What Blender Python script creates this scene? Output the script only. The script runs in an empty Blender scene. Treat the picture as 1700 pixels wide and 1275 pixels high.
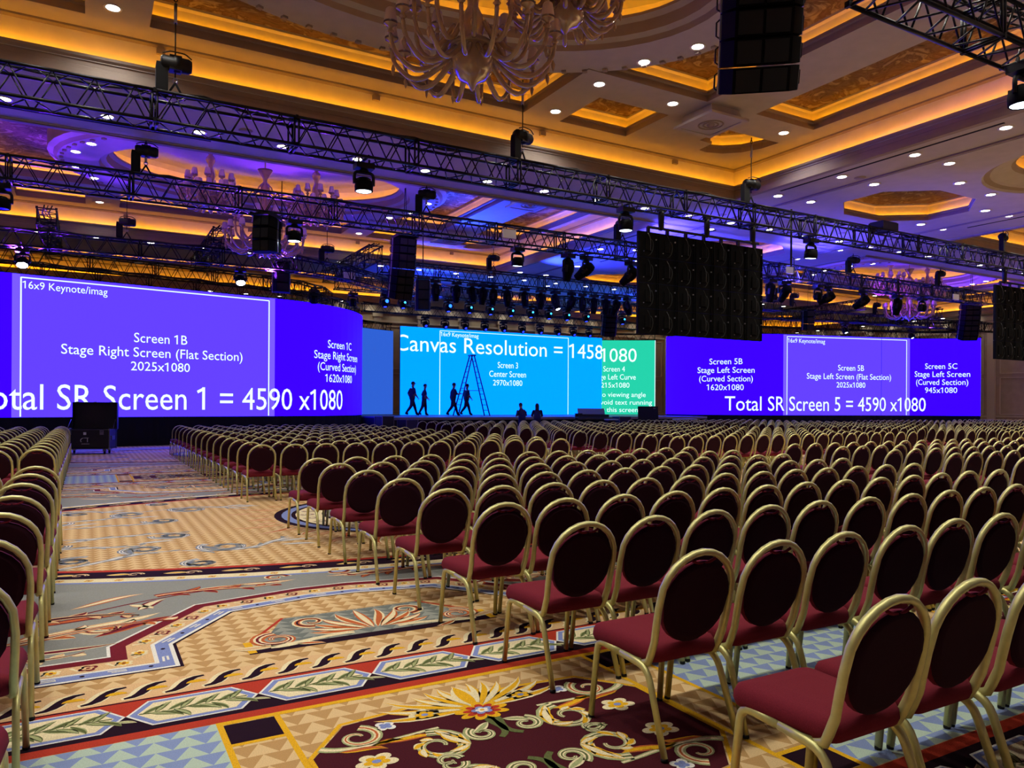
import bpy, bmesh, math, random
from math import sin, cos, pi, radians, sqrt, atan2, tan
from mathutils import Vector, Matrix
from mathutils.geometry import tessellate_polygon
random.seed(7)
SC = bpy.context.scene
COL = SC.collection
# ------------------------------------------------------------------ camera, world, exposure
EYE = 1.57
YAW = radians(29.5)
cd = bpy.data.cameras.new('camera')
cam = bpy.data.objects.new('camera', cd)
COL.objects.link(cam)
cd.sensor_width = 36.0
cd.lens = 1250 / 1700 * 36.0
cd.shift_y = 35.5 / 1700
cd.clip_end = 200
cam.matrix_world = Matrix.Translation((0, 0, EYE)) @ Matrix.Rotation(-YAW, 4, 'Z') @ Matrix.Rotation(radians(90), 4, 'X') @ Matrix.Rotation(.0055, 4, 'Z')
SC.camera = cam
SC.view_settings.view_transform = 'Standard'
SC.view_settings.look = 'None'
SC.view_settings.gamma = 1.0
SC.view_settings.use_curve_mapping = False
SC.view_settings.exposure = 0.0
w = bpy.data.worlds.new('world'); SC.world = w
w.use_nodes = True
w.node_tree.nodes['Background'].inputs[0].default_value = (.10, .10, .16, 1)
w.node_tree.nodes['Background'].inputs[1].default_value = .05
SC.cycles.max_bounces = 6
SC.cycles.diffuse_bounces = 4
SC.cycles.glossy_bounces = 3
SC.cycles.transmission_bounces = 4
SC.cycles.sample_clamp_indirect = 4
SC.cycles.sample_clamp_direct = 0
SC.cycles.use_light_tree = True
SC.cycles.caustics_reflective = False
SC.cycles.caustics_refractive = False

# light strengths
E_NEAR = 260.0       # watts of the near downlight circuits
E_FAR = 25.0        # watts of the dimmed far circuits
E_COVE = 27.0        # amber cove strips

def px(u, v, h):
    x = u * cos(YAW) - v * sin(YAW); z = u * sin(YAW) + v * cos(YAW)
    if z < .3: return None
    X = 850 + 1250 * x / z
    return X, 673 + .0055 * (X - 850) - 1250 * (h - EYE) / z, z
def u_at(pxx, v):
    return v * tan(math.atan((pxx - 850) / 1250) + YAW)

# ------------------------------------------------------------------ materials
def lin(c):
    return tuple(((x / 255) / 12.92 if x / 255 <= .04045 else ((x / 255 + .055) / 1.055) ** 2.4) for x in c)
MATS = {}
def mat(name, rgb, rough=.6, metal=0., spec=.4, noise=0., scale=20., bump=0., bscale=200., emit=None, es=1., srgb=True, coat=0., trans=0., backrgb=None):
    if name in MATS: return MATS[name]
    m = bpy.data.materials.new(name); m.use_nodes = True
    nt = m.node_tree; b = nt.nodes['Principled BSDF']
    c = lin(rgb) if srgb else rgb
    b.inputs['Base Color'].default_value = (*c, 1)
    b.inputs['Roughness'].default_value = rough
    b.inputs['Metallic'].default_value = metal
    b.inputs['Specular IOR Level'].default_value = spec
    b.inputs['Coat Weight'].default_value = coat
    b.inputs['Transmission Weight'].default_value = trans
    if noise or bump:
        tc = nt.nodes.new('ShaderNodeTexCoord')
    if noise:
        n = nt.nodes.new('ShaderNodeTexNoise'); n.inputs['Scale'].default_value = scale; n.inputs['Detail'].default_value = 4
        nt.links.new(tc.outputs['Object'], n.inputs['Vector'])
        r = nt.nodes.new('ShaderNodeValToRGB')
        r.color_ramp.elements[0].position = .3; r.color_ramp.elements[1].position = .7
        r.color_ramp.elements[0].color = (*[x * (1 - noise) for x in c], 1)
        r.color_ramp.elements[1].color = (*[min(1, x * (1 + noise)) for x in c], 1)
        nt.links.new(n.outputs['Fac'], r.inputs['Fac']); nt.links.new(r.outputs['Color'], b.inputs['Base Color'])
    if bump:
        n2 = nt.nodes.new('ShaderNodeTexNoise'); n2.inputs['Scale'].default_value = bscale; n2.inputs['Detail'].default_value = 3
        nt.links.new(tc.outputs['Object'], n2.inputs['Vector'])
        bp = nt.nodes.new('ShaderNodeBump'); bp.inputs['Strength'].default_value = bump; bp.inputs['Distance'].default_value = .004
        nt.links.new(n2.outputs['Fac'], bp.inputs['Height']); nt.links.new(bp.outputs['Normal'], b.inputs['Normal'])
    if emit is not None:
        b.inputs['Emission Color'].default_value = (*emit, 1)
        b.inputs['Emission Strength'].default_value = es
    MATS[name] = m
    return m
def tri_mat(name, ca, cb, w, h, ox=0, oy=0):
    m = bpy.data.materials.new(name); m.use_nodes = True
    nt = m.node_tree; N = nt.nodes; L = nt.links; b = N['Principled BSDF']
    b.inputs['Roughness'].default_value = .95; b.inputs['Specular IOR Level'].default_value = .1
    g = N.new('ShaderNodeNewGeometry'); s = N.new('ShaderNodeSeparateXYZ'); L.new(g.outputs['Position'], s.inputs[0])
    def M(op, a, bb=None, v=None):
        n = N.new('ShaderNodeMath'); n.operation = op
        L.new(a, n.inputs[0])
        if bb is not None: L.new(bb, n.inputs[1])
        if v is not None: n.inputs[1].default_value = v
        return n.outputs[0]
    fy = M('FRACT', M('DIVIDE', M('ADD', s.outputs[1], v=100 * h + oy), v=h))
    fx = M('FRACT', M('DIVIDE', M('ADD', s.outputs[0], v=100 * w + ox), v=w))
    tx = M('MULTIPLY', M('ABSOLUTE', M('SUBTRACT', fx, v=.5)), v=2.)
    k = M('LESS_THAN', tx, fy)
    mx = N.new('ShaderNodeMix'); mx.data_type = 'RGBA'
    mx.inputs[6].default_value = (*lin(ca), 1); mx.inputs[7].default_value = (*lin(cb), 1)
    L.new(k, mx.inputs[0])
    n = N.new('ShaderNodeTexNoise'); n.inputs['Scale'].default_value = 220; L.new(g.outputs['Position'], n.inputs['Vector'])
    mm = N.new('ShaderNodeMix'); mm.data_type = 'RGBA'; mm.blend_type = 'MULTIPLY'; mm.inputs[0].default_value = .45
    L.new(mx.outputs[2], mm.inputs[6])
    r = N.new('ShaderNodeValToRGB'); r.color_ramp.elements[0].color = (.55, .55, .55, 1); r.color_ramp.elements[1].color = (1, 1, 1, 1)
    r.color_ramp.elements[0].position = .35; r.color_ramp.elements[1].position = .6
    L.new(n.outputs['Fac'], r.inputs['Fac']); L.new(r.outputs['Color'], mm.inputs[7])
    L.new(mm.outputs[2], b.inputs['Base Color'])
    bp = N.new('ShaderNodeBump'); bp.inputs['Strength'].default_value = .3; bp.inputs['Distance'].default_value = .003
    L.new(n.outputs['Fac'], bp.inputs['Height']); L.new(bp.outputs['Normal'], b.inputs['Normal'])
    return m
def carpet(name, rgb, n=.22):
    return mat(name, rgb, rough=.95, spec=.1, noise=n, scale=160, bump=.3, bscale=260)
GOLD = mat('champagne_metal', (204, 200, 134), rough=.42, metal=.5, noise=.06, scale=30)
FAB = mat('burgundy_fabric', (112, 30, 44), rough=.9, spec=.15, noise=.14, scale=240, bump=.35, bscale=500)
FAB_SHADE = mat('burgundy_fabric_shaded', (40, 8, 24), rough=.9, spec=.15, noise=.12, scale=240, bump=.3, bscale=500)  # seat burgundy again, with the shade on the backlit backs put into the colour
RUB = mat('black_rubber', (16, 16, 16), rough=.8)
BLK = mat('black_metal', (12, 12, 15), rough=.5, metal=.3, noise=.2, scale=15)
BLKP = mat('black_paint', (3, 3, 4), rough=.8, spec=.12, noise=.2, scale=9)
BLKG = mat('black_grille', (4, 4, 5), rough=.75, bump=.4, bscale=300)
TRS = mat('black_truss', (14, 14, 18), rough=.4, metal=.5)
STEEL = mat('worn_steel', (150, 150, 155), rough=.35, metal=.9)
DRAPE = mat('black_drape', (8, 8, 12), rough=.95, bump=.3, bscale=30)
PLA = mat('cream_plaster', (176, 170, 170), rough=.75, noise=.05, scale=3)
PLA2 = mat('taupe_plaster', (146, 132, 124), rough=.75, noise=.05, scale=3)
COVE = mat('cove_plaster', (236, 226, 200), rough=.8, noise=.05, scale=3)
STRIP = mat('amber_strip', (255, 170, 60), emit=(1, .39, .005), es=E_COVE)
LAMP = mat('lit_lamp', (255, 255, 255), emit=(1, .96, .86), es=16.0)
GLS = mat('amber_glass', (184, 154, 116), rough=.14, spec=.9, coat=1., trans=.25, noise=.15, scale=6)
SHADE = mat('linen_shade', (206, 192, 184), rough=.8, spec=.2)
WHT = mat('white_enamel', (225, 225, 225), rough=.4)

# ------------------------------------------------------------------ mesh builder
class MB:
    def __init__(s): s.v = []; s.f = []; s.m = []; s.mats = []; s.sm = []
    def mi(s, m):
        if m not in s.mats: s.mats.append(m)
        return s.mats.index(m)
    def face(s, pts, m, sm=False):
        i = len(s.v); s.v += [tuple(p) for p in pts]; s.f.append(tuple(range(i, i + len(pts)))); s.m.append(s.mi(m)); s.sm.append(sm)
    def grid(s, rings, m, closed_r=True, caps=False, sm=True, closed_l=False):
        i0 = len(s.v); n = len(rings[0]); R = len(rings); k = s.mi(m)
        for r in rings: s.v += [tuple(p) for p in r]
        for a in range(R if closed_l else R - 1):
            b = (a + 1) % R
            for j in range(n if closed_r else n - 1):
                q = (j + 1) % n
                s.f.append((i0 + a * n + j, i0 + a * n + q, i0 + b * n + q, i0 + b * n + j)); s.m.append(k); s.sm.append(sm)
        if caps:
            s.f.append(tuple(i0 + j for j in range(n))[::-1]); s.m.append(k); s.sm.append(False)
            s.f.append(tuple(i0 + (R - 1) * n + j for j in range(n))); s.m.append(k); s.sm.append(False)
    def box(s, c, d, m, rot=0, M=None, taper=1.):
        hx, hy, hz = d[0] / 2, d[1] / 2, d[2] / 2
        P = []
        for z, t in ((-hz, 1), (hz, taper)):
            for x, y in ((-hx, -hy), (hx, -hy), (hx, hy), (-hx, hy)):
                p = Vector((x * t, y * t, z))
                if rot: p = Matrix.Rotation(rot, 3, 'Z') @ p
                p = p + Vector(c)
                if M is not None: p = M @ p
                P.append(p)
        i = len(s.v); s.v += [tuple(p) for p in P]; k = s.mi(m)
        for f in ((0, 3, 2, 1), (4, 5, 6, 7), (0, 1, 5, 4), (1, 2, 6, 5), (2, 3, 7, 6), (3, 0, 4, 7)):
            s.f.append(tuple(i + q for q in f)); s.m.append(k); s.sm.append(False)
    def tube(s, path, r, m, n=6, closed=False, flat=1., up=None, sm=True):
        P = [Vector(p) for p in path]; N = len(P); rings = []
        rr = r if isinstance(r, (list, tuple)) else [r] * N
        prev = None
        for i in range(N):
            if closed: t = P[(i + 1) % N] - P[i - 1]
            else: t = P[min(i + 1, N - 1)] - P[max(i - 1, 0)]
            if t.length < 1e-9: t = Vector((0, 0, 1))
            t.normalize()
            if prev is None:
                a = Vector(up) if up else (Vector((0, 0, 1)) if abs(t.z) < .9 else Vector((1, 0, 0)))
            else: a = prev
            a = a - t * a.dot(t)
            if a.length < 1e-6: a = t.orthogonal()
            a.normalize(); prev = a; b = t.cross(a)
            rings.append([P[i] + a * (cos(2 * pi * (j + .5) / n) * rr[i]) + b * (sin(2 * pi * (j + .5) / n) * rr[i] * flat) for j in range(n)])
        s.grid(rings, m, True, not closed, sm, closed)
    def lathe(s, prof, m, c=(0, 0, 0), n=16, M=None, sm=True, caps=False):
        rings = []
        for r, z in prof:
            ring = [Vector((c[0] + r * cos(2 * pi * j / n), c[1] + r * sin(2 * pi * j / n), c[2] + z)) for j in range(n)]
            if M is not None: ring = [M @ p for p in ring]
            rings.append(ring)
        s.grid(rings, m, True, caps, sm)
    def build(s, name, parent=None, loc=None, rz=0, link=True):
        me = bpy.data.meshes.new(name)
        me.from_pydata(s.v, [], s.f)
        for m in s.mats: me.materials.append(m)
        me.polygons.foreach_set('material_index', s.m)
        me.polygons.foreach_set('use_smooth', s.sm)
        me.update()
        o = bpy.data.objects.new(name, me)
        COL.objects.link(o)
        if parent is not None: o.parent = parent
        if loc is not None: o.location = loc
        if rz: o.rotation_euler.z = rz
        return o
def empty(name, loc=(0, 0, 0), rz=0):
    o = bpy.data.objects.new(name, None); COL.objects.link(o); o.location = loc; o.rotation_euler.z = rz
    o.empty_display_size = .1
    return o
def tag(o, label, cat, group=None, kind=None):
    o['label'] = label; o['category'] = cat
    if group: o['group'] = group
    if kind: o['kind'] = kind
    return o
def struct(o, label=None):
    o['kind'] = 'structure'
    if label: o['label'] = label
    return o
KIDS = {}
def copy_tree(o, parent=None):
    c = o.copy(); COL.objects.link(c); c.parent = parent
    for ch in list(o.children):
        copy_tree(ch, c)
    return c
def fillet(pts, r, n=4):
    P = [Vector(p) for p in pts]; out = [P[0]]
    for i in range(1, len(P) - 1):
        a = (P[i - 1] - P[i]); b = (P[i + 1] - P[i])
        d = min(r, a.length * .48, b.length * .48)
        A = P[i] + a.normalized() * d; B = P[i] + b.normalized() * d
        for k in range(n + 1):
            t = k / n
            out.append(A * (1 - t) ** 2 + P[i] * 2 * t * (1 - t) + B * t * t)
    out.append(P[-1])
    return out
def offset_poly(pts, o):
    n = len(pts); out = []
    for i in range(n):
        p0 = Vector(pts[i - 1]); p1 = Vector(pts[i]); p2 = Vector(pts[(i + 1) % n])
        d1 = (p1 - p0).normalized(); d2 = (p2 - p1).normalized()
        n1 = Vector((d1.y, -d1.x)); n2 = Vector((d2.y, -d2.x))
        k = 1 + n1.dot(n2)
        if k < .15: k = .15
        out.append(tuple(p1 + (n1 + n2) * (o / k)))
    return out
def ORD(n):
    W = ['zeroth', 'first', 'second', 'third', 'fourth', 'fifth', 'sixth', 'seventh', 'eighth', 'ninth', 'tenth', 'eleventh', 'twelfth', 'thirteenth', 'fourteenth', 'fifteenth', 'sixteenth', 'seventeenth', 'eighteenth', 'nineteenth', 'twentieth']
    if n <= 20: return W[n]
    T = {2: 'twenty', 3: 'thirty', 4: 'forty', 5: 'fifty', 6: 'sixty'}
    t, k = divmod(n, 10)
    if k == 0: return T[t][:-1] + 'ieth'
    return T[t] + '-' + W[k]

# ------------------------------------------------------------------ room shell
DARKL = mat('dark_slot_and_shield', (12, 10, 14), rough=.9)
X0, X1, Y0, Y1 = -9.4, 53.6, -9.0, 46.0
S0, F1, S1, PZ, DZ = 7.92, 8.30, 8.94, 9.48, 9.98
def rect(a0, a1, b0, b1): return [(a0, b0), (a1, b0), (a1, b1), (a0, b1)]
def ell(cx, cy, a, b, n=48, t0=0): return [(cx + a * cos(t0 + 2 * pi * i / n), cy + b * sin(t0 + 2 * pi * i / n)) for i in range(n)]
def plane_holes(mb, outer, holes, z, m):
    loops = [[Vector((p[0], p[1], 0)) for p in outer]] + [[Vector((p[0], p[1], 0)) for p in h] for h in holes]
    flat = [p for l in loops for p in l]
    for t in tessellate_polygon(loops):
        q = [flat[i] for i in t]
        a = (q[1] - q[0]).cross(q[2] - q[0]).z
        if a > 0: q = q[::-1]
        mb.face([(p.x, p.y, z) for p in q], m)
def wallring(mb, pts, prof):
    """prof: list of (offset, z, material of the strip that starts here)"""
    n = len(pts)
    rings = [[(p[0], p[1], z) for p in offset_poly(pts, o)] for o, z, _ in prof]
    for a in range(len(prof) - 1):
        k = prof[a][2]
        for j in range(n):
            q = (j + 1) % n
            mb.face([rings[a][j], rings[a][q], rings[a + 1][q], rings[a + 1][j]], k)
def mural(name, cols, scale):
    m = bpy.data.materials.new(name); m.use_nodes = True
    nt = m.node_tree; N = nt.nodes; L = nt.links; b = N['Principled BSDF']; b.inputs['Roughness'].default_value = .8
    tc = N.new('ShaderNodeTexCoord'); n = N.new('ShaderNodeTexNoise')
    n.inputs['Scale'].default_value = scale; n.inputs['Detail'].default_value = 5; n.inputs['Distortion'].default_value = 2.2
    L.new(tc.outputs['Object'], n.inputs['Vector'])
    r = N.new('ShaderNodeValToRGB'); r.color_ramp.elements[0].position = .3; r.color_ramp.elements[1].position = .72
    r.color_ramp.elements[0].color = (*lin(cols[0]), 1); r.color_ramp.elements[1].color = (*lin(cols[-1]), 1)
    for i, c in enumerate(cols[1:-1]):
        e = r.color_ramp.elements.new(.3 + .42 * (i + 1) / (len(cols) - 1)); e.color = (*lin(c), 1)
    L.new(n.outputs['Fac'], r.inputs['Fac']); L.new(r.outputs['Color'], b.inputs['Base Color'])
    return m
MUR = mural('ceiling_fresco', [(48, 32, 32), (112, 90, 84), (84, 58, 52), (150, 136, 124), (120, 96, 86)], 1.6)
ORN = mat('carved_plaster', (186, 170, 152), rough=.8, noise=.25, scale=9, bump=.8, bscale=14)

def cove(mb, pts, z0, z1, ztop, top=None, lip=.05, back=.24, fascia=.0):
    """stepped lip, hidden amber strip on the ledge, lit cove wall, panel above"""
    f = z1 - z0
    prof = [(0, z0, PLA2), (0, z0 + f * .3, PLA2), (.03, z0 + f * .34, PLA2), (.03, z0 + f * .66, PLA2), (-.01, z0 + f * .76, PLA2), (-.01, z1, PLA2),
            (lip, z1, PLA), (lip, z1 - .07, PLA), (back, z1 - .07, COVE), (back, ztop - .1, COVE), (back - .04, ztop - .05, PLA), (back - .04, ztop, PLA)]
    wallring(mb, pts, prof)
    wallring(mb, pts, [(lip + .05, z1 - .066, STRIP), (lip + .05, z1 - .025, STRIP)]); wallring(mb, pts, [(lip + .044, z1 - .068, DARKL), (lip + .044, z1 - .015, DARKL)])  # dark plate added behind the strip to keep its glow off the panel
    if top is not None:
        plane_holes(mb, offset_poly(pts, back), [], ztop, top)
def downlight_spots(): return DL
DL = []   # (u, v, z, row name)
def coffer(uc, vc, HB=6.0, full=True, nm=''):
    HA = 11.9
    mb = MB()
    R = [(uc + x, vc + y) for x, y in rect(-HA, HA, -HB, HB)]
    # big outer cove around the whole coffer
    f = F1 - S0
    wallring(mb, R, [(0, S0, PLA2), (0, S0 + .07, PLA2), (.05, S0 + .09, PLA2), (.05, S0 + .16, PLA2), (.08, S0 + .18, PLA2), (.08, S0 + .27, PLA2), (.0, S0 + .33, PLA2), (-.02, F1, PLA2), (.05, F1, PLA),
                     (.05, F1 - .1, PLA), (.34, F1 - .1, COVE), (.34, S1 - .08, PLA2), (.28, S1 - .04, PLA2), (.28, S1, PLA2)])
    wallring(mb, R, [(.12, F1 - .095, STRIP), (.12, F1 - .03, STRIP)]); wallring(mb, R, [(.112, F1 - .098, DARKL), (.112, F1 - .018, DARKL)])  # unseen plate added to block amber spill towards the coffer ceiling
    holes = []
    S = lambda l: [(uc + x, vc + y) for x, y in l]
    if full:
        a1, b1, a2, b2 = 4.25, HB - .35, 7.75, 2.85
        cross = [(-a1, -b1), (a1, -b1), (a1, -b2), (a2, -b2), (a2, b2), (a1, b2), (a1, b1), (-a1, b1), (-a1, b2), (-a2, b2), (-a2, -b2), (-a1, -b2)]
        C = S(cross); holes.append(C)
        cove(mb, C, S1, S1 + .26, PZ + .14, None)
        plane_holes(mb, offset_poly(C, .24), [S(ell(0, 0, 5.3, 3.55))], PZ + .14, MUR)
        # oval cornice ring with its stepped mouldings
        E = lambda a, b: S(ell(0, 0, a, b))
        rings = [(6.35, 4.55, PZ + .14), (6.35, 4.55, S1 + .18), (6.2, 4.4, S1 + .1), (6.1, 4.3, S1 + .02), (5.0, 3.3, S1 + .02), (4.95, 3.25, S1 + .12), (4.8, 3.1, S1 + .16), (4.75, 3.05, S1 + .36),
                 (4.62, 2.94, S1 + .42), (4.62, 2.94, S1 + .48), (4.7, 3.0, S1 + .48), (4.7, 3.0, S1 + .4), (5.2, 3.45, S1 + .4), (5.25, 3.5, DZ - .12), (5.0, 3.3, DZ)]
        mts = [PLA2, PLA, PLA2, PLA, PLA2, PLA, PLA2, PLA, PLA2, PLA, PLA, PLA, COVE, PLA]
        rr = [[(p[0], p[1], z) for p in E(a, b)] for a, b, z in rings]
        for i in range(len(rings) - 1): mb.grid([rr[i], rr[i + 1]], mts[i], sm=True)
        q = [[(p[0], p[1], z) for p in E(a, b)] for a, b, z in ((4.76, 3.06, S1 + .41), (4.76, 3.06, S1 + .455))]
        mb.grid(q, STRIP)
        plane_holes(mb, E(5.0, 3.3), [], DZ, PLA)
        # small bead blocks around the oval
        for i in range(72):
            t = 2 * pi * i / 72
            mb.box((uc + 5.98 * cos(t), vc + 4.2 * sin(t), S1 + .0), (.1, .1, .05), PLA2, rot=t)
        for sx in (-1, 1):
            far = S(rect(9.35, 11.5, -2.8, 2.8) if sx > 0 else rect(-11.5, -9.35, -2.8, 2.8))
            holes.append(far); cove(mb, far, S1, S1 + .24, PZ + .1, MUR)
            for sy in (-1, 1):
                q = rect(5.35, 7.5, 3.95, HB - .3)
                if sy < 0: q = [(x, -y) for x, y in q][::-1]
                if sx < 0: q = [(-x, y) for x, y in q][::-1]
                q = S(q); holes.append(q); cove(mb, q, S1, S1 + .24, PZ + .1, MUR)
                q = [(9.45, 3.95), (11.5, 3.95), (11.5, HB - .35)] + [(9.95 + .0 + 1.3 * cos(t) * 0 + 1.0 * cos(t), 4.6 + 1.0 * sin(t)) for t in [pi / 2 + k * .2 for k in range(0, 5)]] + [(9.45, 4.9)]
                q = [(9.45, 3.95), (11.5, 3.95), (11.45, 4.5), (11.2, 5.05), (10.8, 5.4), (10.3, 5.55), (10.0, 5.5), (9.95, 4.95), (9.45, 4.9)]
                if sy < 0: q = [(x, -y) for x, y in q][::-1]
                if sx < 0: q = [(-x, y) for x, y in q][::-1]
                q = S(q); holes.append(q); cove(mb, q, S1, S1 + .24, PZ + .1, MUR)
                # hanging plaster medallion box
                cx, cy = uc + sx * 8.35, vc + sy * 3.35
                for r_, z0_, z1_ in ((.75, S1, S1 - .06), ):
                    pass
                o1 = rect(cx - .45, cx + .45, cy - .5, cy + .5); o2 = rect(cx - .62, cx + .62, cy - .68, cy + .68)
                ri = [[(p[0], p[1], z) for p in o] for o, z in ((o1, S1), (rect(cx - .5, cx + .5, cy - .55, cy + .55), S1 - .18), (o2, S1 - .24), (o2, S1 - .3), (rect(cx - .5, cx + .5, cy - .55, cy + .55), S1 - .3), (rect(cx - .5, cx + .5, cy - .55, cy + .55), S1 - .28))]
                mb.grid(ri, PLA, sm=False, caps=True)
                for rr_ in (.3, .18):
                    mb.tube([(cx + rr_ * cos(2 * pi * k / 20), cy + rr_ * sin(2 * pi * k / 20), S1 - .285) for k in range(20)], .022, PLA2, n=5, closed=True)
                mb.lathe([(0, S1 - .33), (.08, S1 - .32), (.1, S1 - .28)], PLA2, c=(cx, cy, 0), n=12)
    else:
        for x0, x1 in ((-11.3, -8.6), (-7.8, -5.0), (-4.2, 4.2), (5.0, 7.8), (8.6, 11.3)):
            q = S(rect(x0, x1, -HB + .7, HB - .7)); holes.append(q); cove(mb, q, S1, S1 + .24, PZ + .1, MUR)
    plane_holes(mb, offset_poly(R, .28), holes, S1, PLA)
    # sprinkler / camera dots on the far cove wall
    for k in range(-4, 5, 2):
        mb.box((uc + k * 2.3 + .6, vc + HB + .3, S1 - .16), (.16, .1, .12), PLA2)
    o = struct(mb.build('ceiling'))
    if full:
        for a in (-4.9, 4.9):
            for b in (-3.3, 3.35, 5.2, -5.2): DL.append((uc + a, vc + b, S1, nm + ' coffer, beside its centre panel'))
        for a in (-11.0, -9.35, -7.1, 7.1, 9.35, 11.0):
            for b in (-3.35, 3.35): DL.append((uc + a, vc + b, S1, nm + ' coffer, between its side panels'))
        for a, b in ((-5.6, .9), (-5.6, -.7), (-5.2, -1.7), (-5.1, 2.0), (5.6, .9), (5.6, -.7), (5.2, -1.7), (5.1, 2.0)):
            DL.append((uc + a, vc + b, S1 + .02, nm + ' coffer, on its oval ring'))
    return R
UC = (5.3, 40.4)
CO = []
CO.append(coffer(UC[0], 10.7, nm='near left'))
CO.append(coffer(UC[0], 26.3, nm='far left'))
CO.append(coffer(UC[1], 10.7, nm='near right'))
CO.append(coffer(UC[1], 26.3, nm='far right'))
CO.append(coffer(UC[0], 40.4, 4.4, False)); CO.append(coffer(UC[1], 40.4, 4.4, False))
# soffit between the coffers, with the octagon and round coffers of the middle strip
mb = MB(); holes = [c for c in CO]
def octa(cx, cy, a, b, k=.42): return [(cx - a, cy - b * k), (cx - a * k, cy - b), (cx + a * k, cy - b), (cx + a, cy - b * k), (cx + a, cy + b * k), (cx + a * k, cy + b), (cx - a * k, cy + b), (cx - a, cy + b * k)]
for cx, cy in ((22.6, 14.6), (22.9, 22.2), (23.6, 30.4), (23.0, 39.0)):
    q = octa(cx, cy, 2.2, 1.6); holes.append(q); cove(mb, q, S0, S0 + .2, S0 + .62, MUR)
q = ell(23.0, 9.6, 2.6, 2.6, 40); holes.append(q)
rr = [(2.6, 0), (2.55, .06), (2.4, .1), (2.35, .16), (1.9, .3), (1.8, .36), (1.8, .42), (1.86, .42), (1.86, .36), (2.1, .36), (2.1, .85), (1.9, .95)]
mts = [PLA, PLA2, PLA, PLA, PLA2, PLA, PLA, PLA, PLA, COVE, PLA]
R_ = [[(23.0 + r * cos(2 * pi * i / 40), 9.6 + r * sin(2 * pi * i / 40), S0 + z) for i in range(40)] for r, z in rr]
for i in range(len(rr) - 1): mb.grid([R_[i], R_[i + 1]], mts[i])
mb.grid([[(23.0 + r * cos(2 * pi * i / 40), 9.6 + r * sin(2 * pi * i / 40), S0 + z) for i in range(40)] for r, z in ((1.93, .37), (1.93, .41))], STRIP)
plane_holes(mb, ell(23.0, 9.6, 1.9, 1.9, 40), [], S0 + .95, MUR)
plane_holes(mb, rect(X0, X1, Y0, Y1), holes, S0, PLA)
# thin raised mouldings around the coffers, dark air slots
def frame(mb, R, o, w_, h_, m):
    A = offset_poly(R, o); B = offset_poly(R, o + w_)
    for i in range(len(A)):
        j = (i + 1) % len(A)
        a, b, c, d = A[i], A[j], B[j], B[i]
        P = [(*a, S0 - h_), (*b, S0 - h_), (*c, S0 - h_), (*d, S0 - h_)]
        mb.face(P[::-1], m)
        mb.face([(*a, S0), (*b, S0), (*b, S0 - h_), (*a, S0 - h_)], m); mb.face([(*d, S0), (*c, S0), (*c, S0 - h_), (*d, S0 - h_)], m)
for c in CO: frame(mb, c, .0, .16, .045, PLA2); frame(mb, c, .16, .06, .02, PLA)
for x in (18.9, 26.3): mb.box((x, 16, S0 - .02), (.08, 44, .04), PLA2); mb.box((x + .15, 16, S0 - .012), (.05, 44, .024), PLA)
for u0, u1, v in ((-1.7, 2.6, 19.45), (7.68, 12.75, 19.4), (-8, -5, 19.45), (30, 35, 19.4), (42, 47, 19.4), (2.6, 6.4, 33.6), (14, 17.4, 33.6)):
    mb.box(((u0 + u1) / 2, v, S0 - .004), (u1 - u0, .07, .012), DARKL)
for v0, v1, x in ((9.2, 15.4, 17.75), (3, 7.5, 17.75), (22, 27, 17.75), (9.2, 15.2, 27.0), (24, 29, 27.0), (20, 27, 19.7)):
    mb.box((x, (v0 + v1) / 2, S0 - .004), (.07, v1 - v0, .012), DARKL)
for x, y in ((18.6, 13.4), (18.3, 18.3), (24.0, 18.0), (3.2, 18.3), (10.5, 18.4), (20.6, 18.4), (14, 33.3)):
    mb.lathe([(0, -.012), (.14, -.012), (.16, 0)], PLA2, c=(x, y, S0), n=14)
struct(mb.build('ceiling'))
for i in range(-4, 25): DL.append((.38 + 1.9 * i, 18.95, S0, 'soffit row between the near and far coffers'))
for i in range(-4, 25): DL.append((.38 + 1.9 * i, 3.1, S0, 'soffit row almost above the camera'))
for i in range(-4, 25): DL.append((.3 + 1.9 * i, 32.95, S0, 'far soffit row in front of the stage'))
for v in (5.0, 7.2, 9.35, 11.5, 13.6, 15.8): DL.append((18.1, v, S0, 'soffit line right of the near left coffer')); DL.append((26.5, v, S0, 'soffit line left of the near right coffer'))
for v in (11.45, 13.6, 15.75): DL.append((19.5, v, S0, 'inner soffit line by the octagon coffer')); DL.append((25.15, v, S0, 'soffit line right of the octagon coffer'))
for v in (20.0, 22.1, 24.2, 26.3, 28.4, 31.1): DL.append((19.45, v, S0, 'soffit line right of the far left coffer')); DL.append((26.5, v, S0, 'soffit line left of the far right coffer')); 
for u, v in ((21.45, 12.3), (23.4, 12.5), (21.0, 26.0), (25.0, 26.0), (21.3, 33.9), (24.4, 34.4), (18.0, 31.1), (18.1, 24.8)): DL.append((u, v, S0, 'soffit strip beside the middle coffers'))
for i in range(-4, 25): DL.append((.38 + 1.9 * i, 45.35, S0, 'row added to light the back wall'))  # made-up downlights, added to wash the back wall
for i in range(8, 22): DL.append((52.95, 2.1 * i, S0, 'row added to light the right wall'))  # made-up downlights, added to brighten the right wall
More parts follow.
